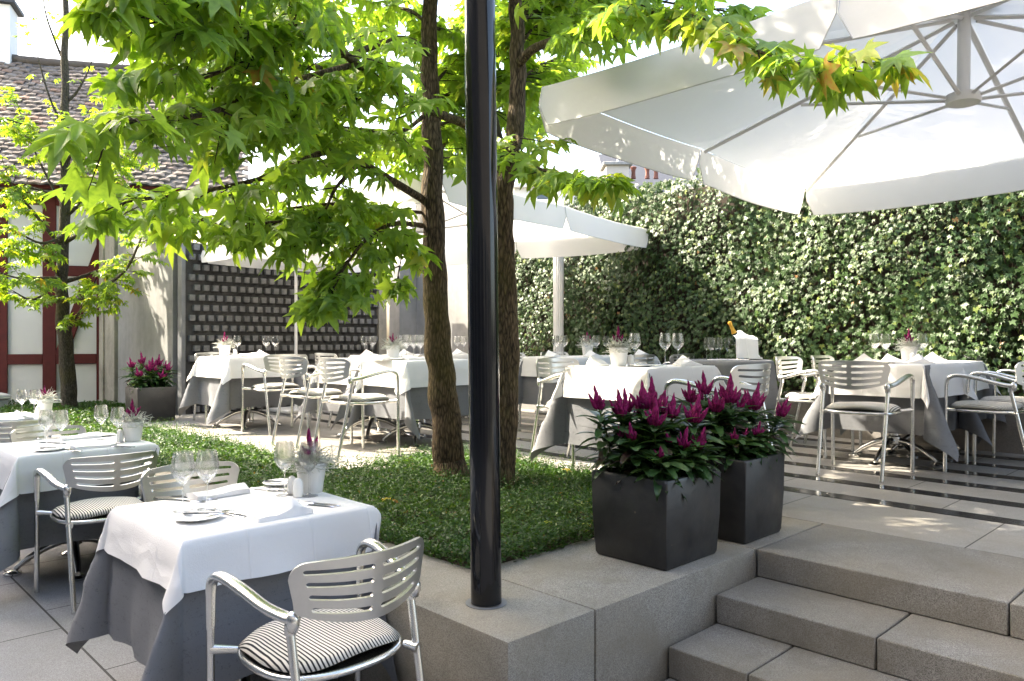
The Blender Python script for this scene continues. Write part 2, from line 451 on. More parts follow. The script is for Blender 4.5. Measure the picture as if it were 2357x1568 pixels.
# ------------------------------------------------------------------ walls
lw = empty('garden_wall', (7.16, 3.5, 0)); tag(lw, 'low dark granite retaining wall running below the ivy hedge', 'wall')
b = MB(); b.bbox(0, .35, -5.5, 4.2, -.1, .36, .004, 1); b.build('wall_base', M['lowwall'], lw)
b = MB(); b.bbox(-.012, .37, -5.5, 4.2, .36, .40, .005, 1); b.build('coping', M['lowwall'], lw)
b = MB(); b.box(.2, .42, -5.5, 4.2, .40, 2.62); b.build('wall_back', M['concrete'], lw, smooth=False)

cw = empty('corner_wall', (7.16, 8.6, 0)); tag(cw, 'bare concrete wall beyond the trunks, half in sun with a slanting shadow', 'wall')
b = MB(); b.bbox(0, .3, -.9, 1.22, -.1, 2.3, .004, 1); b.build('wall_panel', M['concrete'], cw)
b = MB(); b.bbox(-.32, -.002, .93, 1.2, -.1, 2.12, .004, 1); b.build('wall_return', M['concrete'], cw)

# brick wall with projecting headers
bw = empty('brick_wall', (3.6, 9.54, 0)); tag(bw, 'dark brick wall with a grid of projecting header bricks', 'wall')
b = MB(); b.bbox(.03, 2.84, 0, .25, -.1, 2.16, .004, 1); b.build('wall_face', M['brick'], bw)
b = MB(); rng = random.Random(4)
for r in range(17):
    z = .06+r*.1255
    off = .10 if r % 2 else .158
    x = off
    while x < 2.78:
        s = .036+rng.uniform(-.001, .001); dx = rng.uniform(-.003, .003)
        b.bbox(x-s+dx, x+s+dx, -.062+rng.uniform(-.005, .005), .002, z-.036, z+.036, .003, 1)
        x += .1165
b.build('projecting_headers', M['header'], bw)
b = MB(); b.bbox(-.02, .028, -.03, .1, -.1, 2.2, .003, 1); b.build('corner_post', M['steelpost'], bw)
b = MB(); b.bbox(2.842, 2.98, -.05, .22, -.1, 2.2, .004, 1); b.build('end_pier', M['stone'], bw)

# concrete wall with stone pilaster running back to the house (along Y)
sw_ = empty('side_wall', (3.58, 9.5, 0)); tag(sw_, 'tall stained concrete wall with a sandstone pilaster beside the half-timbered house', 'wall')
b = MB(); b.bbox(0, .3, .30, 2.42, -.2, 2.45, .004, 1); b.build('wall_panel', M['concrete'], sw_)
b = MB(); b.bbox(-.05, .3, 2.424, 2.86, -.2, 2.5, .01, 2); b.bbox(-.075, .3, 2.864, 3.05, -.2, 2.5, .01, 2); b.build('pilaster', M['stone'], sw_)
b = MB(); b.bbox(-.10, .28, 2.3, 3.06, -.2, .02, .01, 2); b.build('plinth', M['stone'], sw_)

# ------------------------------------------------------------------ half-timbered house (rotated), local x along the facade to the right, y = depth behind it
hd = Vector((.912, -.41, 0)).normalized()
hz = math.atan2(hd.y, hd.x)
house = empty('half_timbered_house', (3.5, 12.66, 0), hz)
tag(house, 'old white house with dark red timber framing and a brown tiled roof', 'house')
def tpx(px):  # facade coordinate seen at pixel column px
    k = (px-CX)/FX
    o = Vector((3.5, 12.66)); d = Vector((hd.x, hd.y))
    xo, do = o.x*SS-o.y*CC, o.x*CC+o.y*SS; xd, dd = d.x*SS-d.y*CC, d.x*CC+d.y*SS
    return (k*do-xo)/(xd-k*dd)
b = MB(); b.box(-9, 1.6, .03, .4, LOW-.1, 3.2); b.box(-9, 1.6, .4, 5.0, LOW-.1, 3.2); b.build('plaster_wall', M['plaster'], house, smooth=False)
tim = MB()
def hbar(x0, x1, z0, z1): tim.bbox(x0, x1, -.012, .06, z0, z1, .006, 1)
posts = [(tpx(-12), tpx(17)), (tpx(98), tpx(129)), (tpx(222), tpx(222)+.2)]
w = posts[1][1]-posts[1][0]
for k in range(6): posts.append((posts[0][0]-1.02*(k+1), posts[0][1]-1.02*(k+1)))
zr0, zr1 = .91-54*11.4/FX, .91-31*11.4/FX
for a, e in posts: hbar(a, e, LOW, 3.12)
allp = sorted(posts)
for (a0, a1), (b0, b1) in zip(allp, allp[1:]):
    hbar(a1+.001, b0-.001, zr0, zr1)
    hbar(a1+.001, b0-.001, 2.92, 3.10)
xr0, xr1 = posts[1][1], posts[2][0]
hbar(xr0+.001, xr1-.001, .91+147*11.5/FX, .91+171*11.5/FX)
def brace(xa, za, xb, zb, wd):
    d = Vector((xb-xa, 0, zb-za)); L = d.length; ang = math.atan2(d.x, d.z)
    Mx = Matrix.Translation(((xa+xb)/2, .02, (za+zb)/2)) @ Matrix.Rotation(ang, 4, 'Y')
    tim.bbox(-wd/2, wd/2, -.036, .036, -L/2, L/2, .006, 1, Mx)
brace(xr0+.06, zr1-.02, xr1+.10, .91+228*11.5/FX, .16)
tim.build('timber_frame', M['timber'], house)
b = MB(); b.bbox(-9.2, 2.1, -.42, -.30, 3.10, 3.22, .01, 1); b.build('eaves_board', M['timber'], house)
# roof: rows of old tiles
rngt = np.random.default_rng(3)
vs_, fs_, var_ = [], [], []
rx0, rx1 = -7.2, 2.1; nrow = 30; ncol = 58
y0, z0, y1, z1 = -.5, 3.16, 2.5, 5.82
for r in range(nrow):
    for c in range(ncol):
        u0 = rx0+(rx1-rx0)*(c+(.5 if r % 2 else 0))/ncol; u1 = u0+(rx1-rx0)/ncol-.006
        t0 = r/nrow-.012; t1 = (r+1)/nrow+.012
        j = rngt.normal(0, .008); sagl = .035*math.sin(u0*1.3+.4)+.02*math.sin(u0*3.1+r*.3)
        b0 = len(vs_)
        lift = .045+rngt.uniform(0, .02); tilt = rngt.normal(0, .008)
        for uu, q in ((u0, -1), ((u0+u1)/2, 0), (u1, 1)):
            arch = .018*(1-q*q)+tilt*q
            ya = y0+(y1-y0)*t0+j; za = z0+(z1-z0)*t0+lift+arch+sagl
            yb = y0+(y1-y0)*t1; zb = z0+(z1-z0)*t1+.012+sagl
            vs_ += [(uu, ya, za-.028), (uu, ya, za), (uu, yb, zb)]
        fs_ += [(b0, b0+3, b0+4, b0+1), (b0+3, b0+6, b0+7, b0+4), (b0+1, b0+4, b0+5, b0+2), (b0+4, b0+7, b0+8, b0+5)]
        var_ += [float(np.clip(rngt.beta(2, 2.2), 0, 1))]*9
rf = MB(); rf.v = vs_; rf.f = fs_
ro = rf.build('tiled_roof', M['tile'], house, smooth=False, fix=False)
at_ = ro.data.attributes.new('var', 'FLOAT', 'POINT'); at_.data.foreach_set('value', var_)
b = MB(); b.add([(-9, y0+.05, z0-.02), (2.08, y0+.05, z0-.02), (2.08, y1, z1-.02), (-9, y1, z1-.02), (2.08, 5.4, 3.2), (-9, 5.4, 3.2)],
                [(0, 1, 2, 3), (3, 2, 4, 5), (0, 3, 5), (1, 4, 2), (0, 5, 4, 1)]); b.build('roof_boarding', M['darkwood'], house, smooth=False)
b = MB()
for k in range(27):
    x = rx0+.35*k; b.tube([(x, y1, z1+.03+.03*math.sin(x*1.3+.4)), (x+.37, y1, z1+.045+.03*math.sin((x+.37)*1.3+.4))], [.085, .075], 10)
b.build('ridge_tiles', M['tile'], house)
chx = -1.96
b = MB(); b.bbox(chx-.28, chx+.28, 2.35, 2.85, 5.3, 6.72, .01, 1); ch = b.build('chimney', M['plaster'], house)
b = MB(); b.bbox(chx-.36, chx+.36, 2.27, 2.93, 6.72, 6.80, .01, 1); b.build('chimney_cap', M['slate'], ch)

# ------------------------------------------------------------------ far buildings behind the hedge
fb = empty('distant_house', tuple(at(1425, 800, 24).xy)+(0,), 0); fb.rotation_euler = (0, 0, R(-44))
tag(fb, 'rear building with a rendered chimney stack, slate roof and red chimney pots above the hedge', 'house')
zf = lambda py, d=24: CAMZ+(CY-py)/FX*d
b = MB(); b.box(-.1, 6.5, .6, 6, -.4, zf(440)); b.build('wall', M['cream'], fb, smooth=False)
b = MB(); b.add([(-.2, .3, zf(440)), (6.7, .3, zf(440)), (6.7, 4, zf(284)), (-.2, 4, zf(284)), (-.2, 7, zf(440)), (6.7, 7, zf(440))], [(0, 1, 2, 3), (3, 2, 5, 4), (0, 3, 4), (1, 5, 2)])
rfo = b.build('roof', M['slate'], fb, smooth=False)
b = MB(); b.bbox(-.42, .3, -.1, .7, 3.5, zf(382), .01, 1); cs = b.build('chimney_stack', M['cream'], fb)
b = MB(); b.bbox(-.52, .4, -.2, .8, zf(382), zf(375), .01, 1); b.build('stack_cap', M['concrete'], cs)
for kx in (.55, 1.0, 1.28):
    b = MB(); b.lathe([(.085, 0), (.075, .05), (.06, .2), (.075, .3), (.11, .36), (.09, .38)], (kx, .62, zf(402)), 12); b.build('chimney_pot', M['terracotta'], fb)
b = MB(); b.tube([(.0, .3, zf(375)), (.0, .3, zf(345))], .04, 6); b.build('antenna_pole', M['umetal'], cs)

fb2 = empty('distant_bungalow', tuple(at(1262, 800, 27).xy)+(0,), R(-50)); 
tag(fb2, 'pale flat-roofed building with small dark windows just right of the right trunk', 'house')
zf2 = lambda py: zf(py, 27)
b = MB(); b.box(-1.2, 2.3, 0, 4, -.4, zf2(432)); b.build('wall', M['plaster'], fb2, smooth=False)
b = MB(); b.bbox(-1.35, 2.45, -.25, 4.1, zf2(432), zf2(424), .01, 1); b.build('flat_roof', M['umetal'], fb2)
for x in (-.45, 1.15):
    b = MB(); b.bbox(x, x+.75, -.03, .02, zf2(462), zf2(440), .005, 1); wf = b.build('window', M['upole'], fb2)
    b = MB(); b.box(x+.06, x+.69, -.036, -.031, zf2(459), zf2(442)); b.build('pane', M['darkglass'], wf, smooth=False)

# added unseen house left of the frame: blocks the sun off the lower court
nb = empty('sun_block_house', (-.85, 9.0, LOW)); tag(nb, 'plastered house block added out of view, left of the lower court, to shade it', 'house')
b = MB(); b.box(-7, 0, 0, 2.6, -.1, 8.85); b.build('wall', M['plaster'], nb, smooth=False)
b = MB(); b.bbox(-7.2, .0, -.15, 2.7, 8.85, 9.0, .01, 1); b.build('roof', M['slate'], nb, smooth=False)
for k in range(3):
    for q in range(3):
        x = -1.9-1.9*q; z = .9+2.7*k
        b = MB(); b.bbox(x, x+1.0, -.07, 0, z, z+1.5, .01, 1); wf = b.build('window', M['timber'], nb)
        b = MB(); b.box(x+.09, x+.91, -.078, -.072, z+.09, z+1.41); b.build('pane', M['darkglass'], wf, smooth=False)

rb = empty('sky_block_building', (0, 0, LOW), math.atan2(SS, CC)-R(90)); tag(rb, 'dark fronted building added out of view behind the camera to hold back sky light', 'house')  # added unseen building: cuts sky light from behind the camera
b = MB(); b.box(-11, 13, -7.5, -3.6, -.1, 7.2); b.build('wall', M['lowwall'], rb, smooth=False)
b = MB(); b.bbox(-11.3, 13.3, -7.8, -3.2, 7.2, 7.45, .02, 1); b.build('roof', M['slate'], rb)
for k in range(8):
    x = -9.6+2.8*k
    b = MB(); b.bbox(x, x+1.9, -3.62, -3.54, .1, 2.7, .01, 1); wf = b.build('window', M['steelpost'], rb)
    b = MB(); b.box(x+.08, x+1.82, -3.535, -3.53, .18, 2.62); b.build('pane', M['darkglass'], wf, smooth=False)

wb = empty('sky_block_wing', (-5.4, 0, LOW)); tag(wb, 'dark wing added out of view left of the lower court to hold back sky light', 'house')  # added unseen wing: cuts sky light from the left, darkening upright faces
b = MB(); b.box(-6, 0, -8, 8.4, -.1, 7.4); b.build('wall', M['lowwall'], wb, smooth=False)
b = MB(); b.bbox(-6.3, .35, -8.3, 8.7, 7.4, 7.6, .02, 1); b.build('roof', M['slate'], wb)
for k in range(5):
    y = -6.5+3*k
    b = MB(); b.bbox(-.05, .05, y, y+1.6, .6, 2.6, .01, 1); wf = b.build('window', M['steelpost'], wb)
    b = MB(); b.box(.052, .056, y+.08, y+1.52, .68, 2.52); b.build('pane', M['darkglass'], wf, smooth=False)

# grey cabinet at the far left
cb = empty('storage_cabinet', (2.05, 12.05, LOW)); tag(cb, 'grey metal cabinet against the timbered house at the left edge', 'cabinet')
b = MB(); b.bbox(-.5, .16, -.25, .25, 0, .60, .008, 1); b.build('body', M['cabinet'], cb)
b = MB(); b.bbox(-.54, .19, -.28, .28, .602, .66, .01, 1); b.build('top', M['umetal'], cb)
b = MB(); b.bbox(-.44, .10, -.262, -.251, .05, .56, .004, 1); b.build('door', M['cabinet'], cb)
# ------------------------------------------------------------------ foliage helpers (vectorised)
def star_leaf(angles, lens, notch, shw=9, shl=.62, droop=.28, pet=.0, fold=.08):
    """palmate leaf in the xy plane, tip along +x, petiole at the origin"""
    pts = []
    order = sorted(zip(angles, lens))
    n = len(order)
    for i, (a, L) in enumerate(order):
        if i > 0:
            am = (order[i-1][0]+a)/2; pts.append((am, notch))
        pts += [(a-shw, L*shl), (a, L), (a+shw, L*shl)]
    V = [(0, 0)]+[(r*math.cos(R(a)), r*math.sin(R(a))) for a, r in pts]
    sh = {0: 0}
    k = 1
    for i in range(n):
        if i > 0: sh[k] = .035; k += 1
        sh[k] = .05*order[i][1]; sh[k+1] = -.02; sh[k+2] = .05*order[i][1]; k += 3
    v = np.array([(x+pet, y, -droop*(x*x+y*y)-fold*abs(y)*.5+sh[j]) for j, (x, y) in enumerate(V)])
    f = [(0, i, i+1) for i in range(1, len(V)-1)]
    return v, np.array(f)
GUM = star_leaf([0, 52, -52, 108, -108], [1, .9, .9, .64, .64], .42, 14, .62, .26)
IVY = star_leaf([0, 58, -58, 118, -118], [1, .78, .78, .55, .55], .5, 15, .62, .12)
def lance_leaf(w=.16, n=5, arch=.35, fold=.25):
    vs = []; fs = []
    for i in range(n+1):
        t = i/n; ww = w*math.sin(math.pi*min(1, t*.92+.04))**.8*(1 if t < 1 else 0)
        z = -arch*t*t
        vs += [(t, -ww, z+fold*ww), (t, 0, z), (t, ww, z+fold*ww)]
    for i in range(n):
        k = 3*i
        fs += [(k, k+1, k+4), (k, k+4, k+3), (k+1, k+2, k+5), (k+1, k+5, k+4)]
    return np.array(vs), np.array(fs)
LANCE = lance_leaf()
OVAL = (np.array([(0, 0, 0), (.45, -.3, .06), (1, 0, -.05), (.45, .3, .06)]), np.array([(0, 1, 2), (0, 2, 3)]))

def rot_from(tip, nrm):
    """(N,3) tip direction and approximate normal -> rotation matrices with x=tip, z~nrm"""
    x = tip/np.linalg.norm(tip, axis=1, keepdims=True)
    y = np.cross(nrm, x); y /= np.linalg.norm(y, axis=1, keepdims=True)+1e-9
    z = np.cross(x, y)
    return np.stack([x, y, z], axis=2)
def leaf_mesh(name, tmpl, P, Rm, S, var, m, parent=None, smooth=False):
    v, f = tmpl; N_ = len(P); nv = len(v)
    rgl = np.random.default_rng(N_+nv)
    lv = np.repeat(np.asarray(v, float)[None], N_, 0)
    lv[:, :, 2] *= rgl.uniform(.15, 2.1, (N_, 1)); lv[:, :, 1] *= rgl.uniform(.8, 1.12, (N_, 1))
    lv[:, :, 2] += rgl.normal(0, .16, (N_, 1))*lv[:, :, 0]*lv[:, :, 1]+rgl.normal(0, .05, (N_, 1))*lv[:, :, 1]
    vv = np.einsum('nij,nvj->nvi', Rm, lv)*np.asarray(S)[:, None, None]+np.asarray(P)[:, None, :]
    ff = (f[None]+(np.arange(N_)*nv)[:, None, None]).reshape(-1, 3)
    me = bpy.data.meshes.new(name)
    me.vertices.add(N_*nv); me.vertices.foreach_set('co', vv.reshape(-1).astype(np.float32))
    me.loops.add(len(ff)*3); me.loops.foreach_set('vertex_index', ff.reshape(-1).astype(np.int32))
    me.polygons.add(len(ff)); me.polygons.foreach_set('loop_start', (np.arange(len(ff))*3).astype(np.int32))
    me.update(calc_edges=True)
    if smooth: me.polygons.foreach_set('use_smooth', [True]*len(ff))
    a = me.attributes.new('var', 'FLOAT', 'POINT'); a.data.foreach_set('value', np.repeat(np.asarray(var, dtype=np.float32), nv))
    me.materials.append(m)
    o = bpy.data.objects.new(name, me); COL.objects.link(o)
    if parent is not None:
        o.parent = parent
        o.matrix_parent_inverse = Matrix.Translation(-Vector(parent.location))
    return o
def world_child(o, parent):
    o.parent = parent; o.matrix_parent_inverse = Matrix.Translation(-Vector(parent.location)); return o

DENS = .72
class Tree:
    def __init__(s, name, base, label, seed, bark, leafm, tmpl, group=None):
        s.root = empty(name, base); tag(s.root, label, 'tree', group)
        s.trunk = MB(); s.P = []; s.T = []; s.Nn = []; s.S = []; s.V = []; s.rg = np.random.default_rng(seed); s.bark = bark; s.leafm = leafm; s.tmpl = tmpl
        s.twigs = MB()
    def limb(s, pts, r0, r1, seg=10, n=7, wob=.0):
        path = spline(pts, n); rr = np.linspace(r0, r1, len(path))
        if wob:
            k = np.arange(len(path)); rr = rr*(1+wob*(np.sin(k*.55+1)+.6*np.sin(k*1.3+2)))
            path = [p+Vector((math.sin(i*.7)*r0*.05, math.cos(i*.53)*r0*.05, 0)) for i, p in enumerate(path)]
        s.trunk.tube(path, list(rr), seg); return path
    def leaf(s, p, tip, nrm, size, var):
        s.P.append(p); s.T.append(tip); s.Nn.append(nrm); s.S.append(size); s.V.append(var)
    def twig(s, p, d, L, size, nl, red=0, droop=.35, both=True):
        """a twig from p along d with leaves on petioles, hanging"""
        rg = s.rg; d = np.array(d)/np.linalg.norm(d)
        q = np.array(p); pts = [Vector(q)]
        for k in range(4):
            d = d+np.array([0, 0, -.10])+rg.normal(0, .12, 3); d /= np.linalg.norm(d); q = q+d*L/4; pts.append(Vector(q))
        s.twigs.tube(pts, [.004, .0035, .003, .002, .0015], 4, caps=False)
        for i in range(nl):
            t = .25+.75*(i+rg.uniform(0, .6))/nl; t = min(t, 1)*4; k = min(int(t), 3)
            o = np.array(pts[k].lerp(pts[k+1], t-k))
            side = np.cross(d, [0, 0, 1.]); side /= np.linalg.norm(side)+1e-6
            out = d*.7+side*(1 if i % 2 else -1)*rg.uniform(.5, 1.2)+rg.normal(0, .25, 3)
            out[2] -= droop*rg.uniform(.4, 1.8); out /= np.linalg.norm(out)
            pl = size*rg.uniform(.3, .75)
            pp = o+(out*np.array([1, 1, .3])+np.array([0, 0, .25]))*pl
            s.twigs.tube([Vector(o), Vector(pp)], [.0012, .001], 3, caps=False)
            nr = np.array([0, 0, 1.])+out*.45+rg.normal(0, .3, 3)
            v = float(np.clip(rg.beta(1.6, 2.6)*.85, 0, .99))
            if rg.random() < red: v = rg.uniform(.8, 1.0)
            s.leaf(pp, out, nr, size*rg.uniform(.62, 1.25), v)
    def foliage(s, path, size, step=.09, L=(.15, .4), nl=6, start=.15, red=0, droop=.35, flat=.5):
        P = [np.array(p) for p in path]; acc = 0; tot = sum(np.linalg.norm(P[i+1]-P[i]) for i in range(len(P)-1)); run = 0
        side = 1
        for i in range(len(P)-1):
            seg = P[i+1]-P[i]; ln = np.linalg.norm(seg)
            if ln < 1e-6: continue
            d = seg/ln; pos = acc
            while pos < ln:
                if (run+pos)/tot > start:
                    sd_ = np.cross(d, [0, 0, 1.]); sd_ /= np.linalg.norm(sd_)+1e-6
                    dr = d*s.rg.uniform(.2, .9)+sd_*side*s.rg.uniform(.4, 1)+s.rg.normal(0, .3, 3)*np.array([1, 1, flat]); dr[2] -= .1
                    s.twig(P[i]+d*pos, dr, s.rg.uniform(*L), size, nl, red, droop); side = -side
                pos += step*DENS*s.rg.uniform(.7, 1.3)
            acc = pos-ln; run += ln
        s.twig(P[-1], P[-1]-P[-2], L[1]*.6, size, nl+1, red, droop)
    def finish(s):
        o = s.trunk.build('trunk', s.bark, angle=180); world_child(o, s.root)
        o = s.twigs.build('twig', M['twig'], angle=180, fix=False); world_child(o, s.root)
        Rm = rot_from(np.array(s.T), np.array(s.Nn))
        leaf_mesh('crown', s.tmpl, np.array(s.P), Rm, np.array(s.S), s.V, s.leafm, s.root)
        print('tree', s.root.name, len(s.P))

# ------------------------------------------------------------------ the two sweetgums in the bed
def pix(*L): return [at(*q) for q in L]
tl = Tree('sweetgum_tree', at(1042, 1112, 4.9), 'sweetgum tree whose leaning bare trunk stands left of the black post', 11, M['bark'], M['gumleaf'], GUM)
trunk = tl.limb(pix((1045, 1150, 4.9), (1035, 1080, 4.9), (1026, 960, 4.9), (1014, 850, 4.9), (1005, 740, 4.9), (1000, 600, 4.9), (996, 450, 4.9), (995, 300, 4.92), (988, 150, 4.95), (990, 0, 5), (1000, -250, 5.1), (985, -600, 5.2), (1000, -1000, 5.3)), .108, .03, 20, 10, .035)
# flare and irregular base
tl.trunk.tube(pix((1046, 1150, 4.9), (1042, 1118, 4.9), (1034, 1060, 4.9)), [.16, .13, .10], 18)
B2 = tl.limb(pix((978, 462, 4.9), (900, 415, 4.5), (830, 375, 4.2), (760, 350, 4.0), (700, 370, 3.8), (620, 405, 3.7), (520, 430, 3.5), (400, 450, 3.4), (290, 465, 3.3)), .026, .005, 8)
tl.foliage(B2, .105, .085, (.15, .36), 6, .3, .01, .5)
B2a = tl.limb(pix((830, 375, 4.2), (775, 430, 4.1), (745, 490, 4.0), (700, 540, 3.9)), .013, .004, 6); tl.foliage(B2a, .105, .07, (.15, .35), 6, .2, 0, .6)
B3 = tl.limb(pix((975, 520, 4.9), (910, 515, 4.5), (850, 545, 4.2), (800, 605, 4.0), (770, 660, 3.9)), .018, .004, 6); tl.foliage(B3, .105, .075, (.12, .3), 6, .3, .02, .7)
B3b = tl.limb(pix((910, 515, 4.5), (925, 570, 4.4), (915, 640, 4.3)), .009, .003, 5); tl.foliage(B3b, .10, .09, (.1, .22), 5, .1, 0, .7)
B3c = tl.limb(pix((850, 545, 4.2), (770, 520, 4.0), (650, 510, 3.9), (540, 520, 3.8), (430, 500, 3.7)), .011, .003, 6); tl.foliage(B3c, .10, .085, (.12, .3), 6, .1, 0, .6)
B7 = tl.limb(pix((975, 490, 4.9), (880, 480, 4.5), (790, 468, 4.2), (680, 478, 4.0), (570, 488, 3.9), (460, 500, 3.8)), .012, .003, 6); tl.foliage(B7, .105, .065, (.12, .34), 6, .15, 0, .75)
B3d = tl.limb(pix((800, 605, 4.0), (770, 640, 3.95), (745, 680, 3.9)), .008, .003, 5); tl.foliage(B3d, .10, .06, (.1, .2), 6, .0, 0, .7)
B5 = tl.limb(pix((988, 120, 4.95), (930, 90, 4.6), (850, 110, 4.2), (760, 150, 3.9), (660, 150, 3.6), (560, 120, 3.3), (450, 60, 3.0), (380, -10, 2.8)), .024, .006, 8); tl.foliage(B5, .105, .08, (.18, .4), 6, .2, .01, .4)
B6 = tl.limb(pix((992, 250, 4.95), (930, 300, 4.7), (850, 300, 4.4), (760, 290, 4.1), (650, 270, 3.8), (560, 250, 3.6), (470, 230, 3.4)), .016, .005, 8); tl.foliage(B6, .105, .08, (.15, .35), 6, .15, .0, .5)
for k, q in enumerate([[(990, 60, 5), (930, 20, 5.5), (860, 40, 6.0), (760, 60, 6.3)], [(993, 200, 5), (1040, 150, 5.5), (1090, 110, 6.0)], [(993, 330, 5), (950, 340, 5.3), (880, 330, 5.6), (790, 310, 5.8)], [(990, -40, 5), (880, -30, 5.2), (740, -20, 5.2), (620, 30, 5.0), (520, 60, 4.8)],
                       [(994, 380, 4.95), (1030, 320, 5.4), (1060, 250, 5.7)]]):
    bb = tl.limb(pix(*q), .016, .004, 6); tl.foliage(bb, .105, .09, (.15, .4), 6, .1, .0, .4)

tr = Tree('sweetgum_tree', at(1163, 1128, 4.66), 'sweetgum tree with its forked trunk half hidden right behind the black post', 23, M['bark'], M['gumleaf'], GUM)
tr.limb(pix((1150, 1165, 4.66), (1152, 1100, 4.66), (1161, 960, 4.66), (1166, 800, 4.66), (1161, 650, 4.66), (1157, 540, 4.66), (1159, 440, 4.66), (1175, 350, 4.66), (1188, 280, 4.66), (1192, 180, 4.66), (1190, 80, 4.68), (1186, -40, 4.7), (1175, -300, 4.8), (1190, -700, 4.9)), .092, .03, 20, 10, .035)
tr.limb(pix((1152, 470, 4.68), (1150, 380, 4.75), (1135, 290, 4.8), (1110, 200, 4.9), (1100, 80, 5), (1090, -150, 5.1)), .055, .03, 12, 8, .02)
A1 = tr.limb(pix((1140, 330, 4.72), (1066, 284, 4.5), (985, 252, 4.25), (900, 203, 3.95), (815, 142, 3.6), (750, 85, 3.3), (690, 35, 3.0), (600, -20, 2.75), (480, -80, 2.5)), .030, .009, 9)
tr.foliage(A1, .105, .075, (.15, .36), 6, .25, .01, .45)
A2 = tr.limb(pix((812, 150, 3.6), (700, 180, 3.3), (580, 217, 3.0), (480, 262, 2.75), (380, 270, 2.55), (310, 275, 2.4), (245, 282, 2.3)), .016, .004, 7)
tr.foliage(A2, .105, .07, (.12, .3), 6, .1, .01, .45)
A3 = tr.limb(pix((720, 60, 3.15), (600, 60, 2.85), (480, 60, 2.6), (400, 50, 2.4), (330, 40, 2.3)), .010, .004, 6); tr.foliage(A3, .105, .075, (.1, .28), 6, .05, .01, .45)
A4 = tr.limb(pix((600, -20, 2.75), (470, -60, 2.4), (370, -60, 2.3), (270, -20, 2.2)), .010, .004, 6); tr.foliage(A4, .105, .06, (.08, .22), 6, .1, .02, .5)
A5 = tr.limb(pix((900, 203, 3.95), (820, 230, 3.7), (720, 245, 3.5), (640, 280, 3.3), (560, 320, 3.15)), .010, .004, 6); tr.foliage(A5, .105, .075, (.1, .28), 6, .1, .0, .5)
A6 = tr.limb(pix((690, 35, 3.0), (600, 120, 2.9), (520, 160, 2.85), (430, 190, 2.8), (350, 170, 2.7)), .009, .003, 6); tr.foliage(A6, .105, .075, (.1, .28), 6, .1, .02, .5)
C1 = tr.limb(pix((1196, 145, 4.62), (1225, 115, 4.5), (1265, 97, 4.3), (1315, 82, 4.0), (1372, 62, 3.8), (1450, 15, 3.45), (1540, -30, 3.2)), .030, .010, 9)
tr.foliage(C1, .10, .09, (.12, .3), 5, .3, .06, .4)
C2 = tr.limb(pix((1400, 45, 3.7), (1500, 30, 3.4), (1600, 40, 3.1), (1680, 75, 2.95), (1750, 120, 2.85), (1830, 148, 2.75), (1900, 150, 2.65), (1970, 142, 2.6), (2005, 146, 2.58)), .010, .003, 6)
tr.foliage(C2, .098, .065, (.06, .16), 5, .12, .28, .6, .3)
C3 = tr.limb(pix((1195, 372, 4.6), (1240, 388, 4.2), (1290, 402, 3.8), (1345, 412, 3.5), (1395, 418, 3.3)), .011, .003, 6); tr.foliage(C3, .10, .06, (.06, .15), 5, .35, .12, .55, .3)
for k, q in enumerate([[(1190, 120, 4.68), (1235, 60, 5.3), (1290, 70, 5.9)], [(1190, 60, 4.7), (1250, 20, 5.2), (1340, 20, 5.6), (1450, 40, 5.8)], [(1120, 240, 4.88), (1170, 180, 5.6), (1215, 210, 6.2), (1240, 250, 6.5)], [(1186, 0, 4.7), (1270, -30, 4.6), (1400, -20, 4.4), (1560, 10, 4.3), (1700, 30, 4.3)],
                       [(1185, 300, 4.7), (1195, 330, 4.4), (1185, 350, 4.2)]]):
    bb = tr.limb(pix(*q), .014, .004, 6); tr.foliage(bb, .105, .09, (.12, .35), 6, .2, .04, .4)
# unseen upper crowns above the frame, shaped to shade and dapple the terrace
def upper(t, top, n, spread, seed, ac=None, aw=0):
    rg = np.random.default_rng(seed)
    for k in range(n):
        a = rg.uniform(0, 2*math.pi) if ac is None else R(ac+rg.uniform(-aw, aw)); zst = rg.uniform(2.9, top); L = rg.uniform(.8, spread)*(1.15-(zst-2.9)/(top-1))
        x0, y0 = t.root.location.x, t.root.location.y
        e = Vector((x0+math.cos(a)*L, y0+math.sin(a)*L, zst+rg.uniform(.2, .9)))
        # keep the view under the crown open: nothing lower than the frame's upper edge on the camera side
        q = [Vector((x0-.05, y0+.05, zst)), Vector((x0, y0, zst)).lerp(e, .5)+Vector((0, 0, .25)), e]
        dd = e.x*CC+e.y*SS
        if e.z < CAMZ+dd*.47+.25: continue
        bb = t.limb(q, .022, .005, 6, 5); t.foliage(bb, .12, .13, (.25, .55), 6, .15, .0, .35)
upper(tl, 5.4, 28, 2.9, 5); upper(tr, 5.6, 22, 2.5, 6)
upper(tr, 5.8, 10, 2.6, 44, 25, 60); upper(tl, 4.6, 22, 3.6, 15, 95, 45); upper(tr, 4.4, 20, 3.4, 16, 100, 40)
for q in ([(3.25, 3.45, 4.0), (3.7, 4.0, 4.8), (4.3, 4.5, 5.3)], [(3.2, 3.5, 4.2), (3.5, 4.3, 4.9), (3.8, 5.2, 5.2)], [(3.25, 3.4, 4.4), (3.9, 3.6, 5.0), (4.7, 3.8, 5.4)], [(3.2, 3.5, 4.6), (3.6, 3.9, 5.5), (4.2, 4.2, 6.1)]):  # extra boughs set on the sun's path to dapple the large parasol
    bb = tr.limb(q, .02, .005, 6); tr.foliage(bb, .12, .2, (.2, .6), 5, .25, 0, .35)
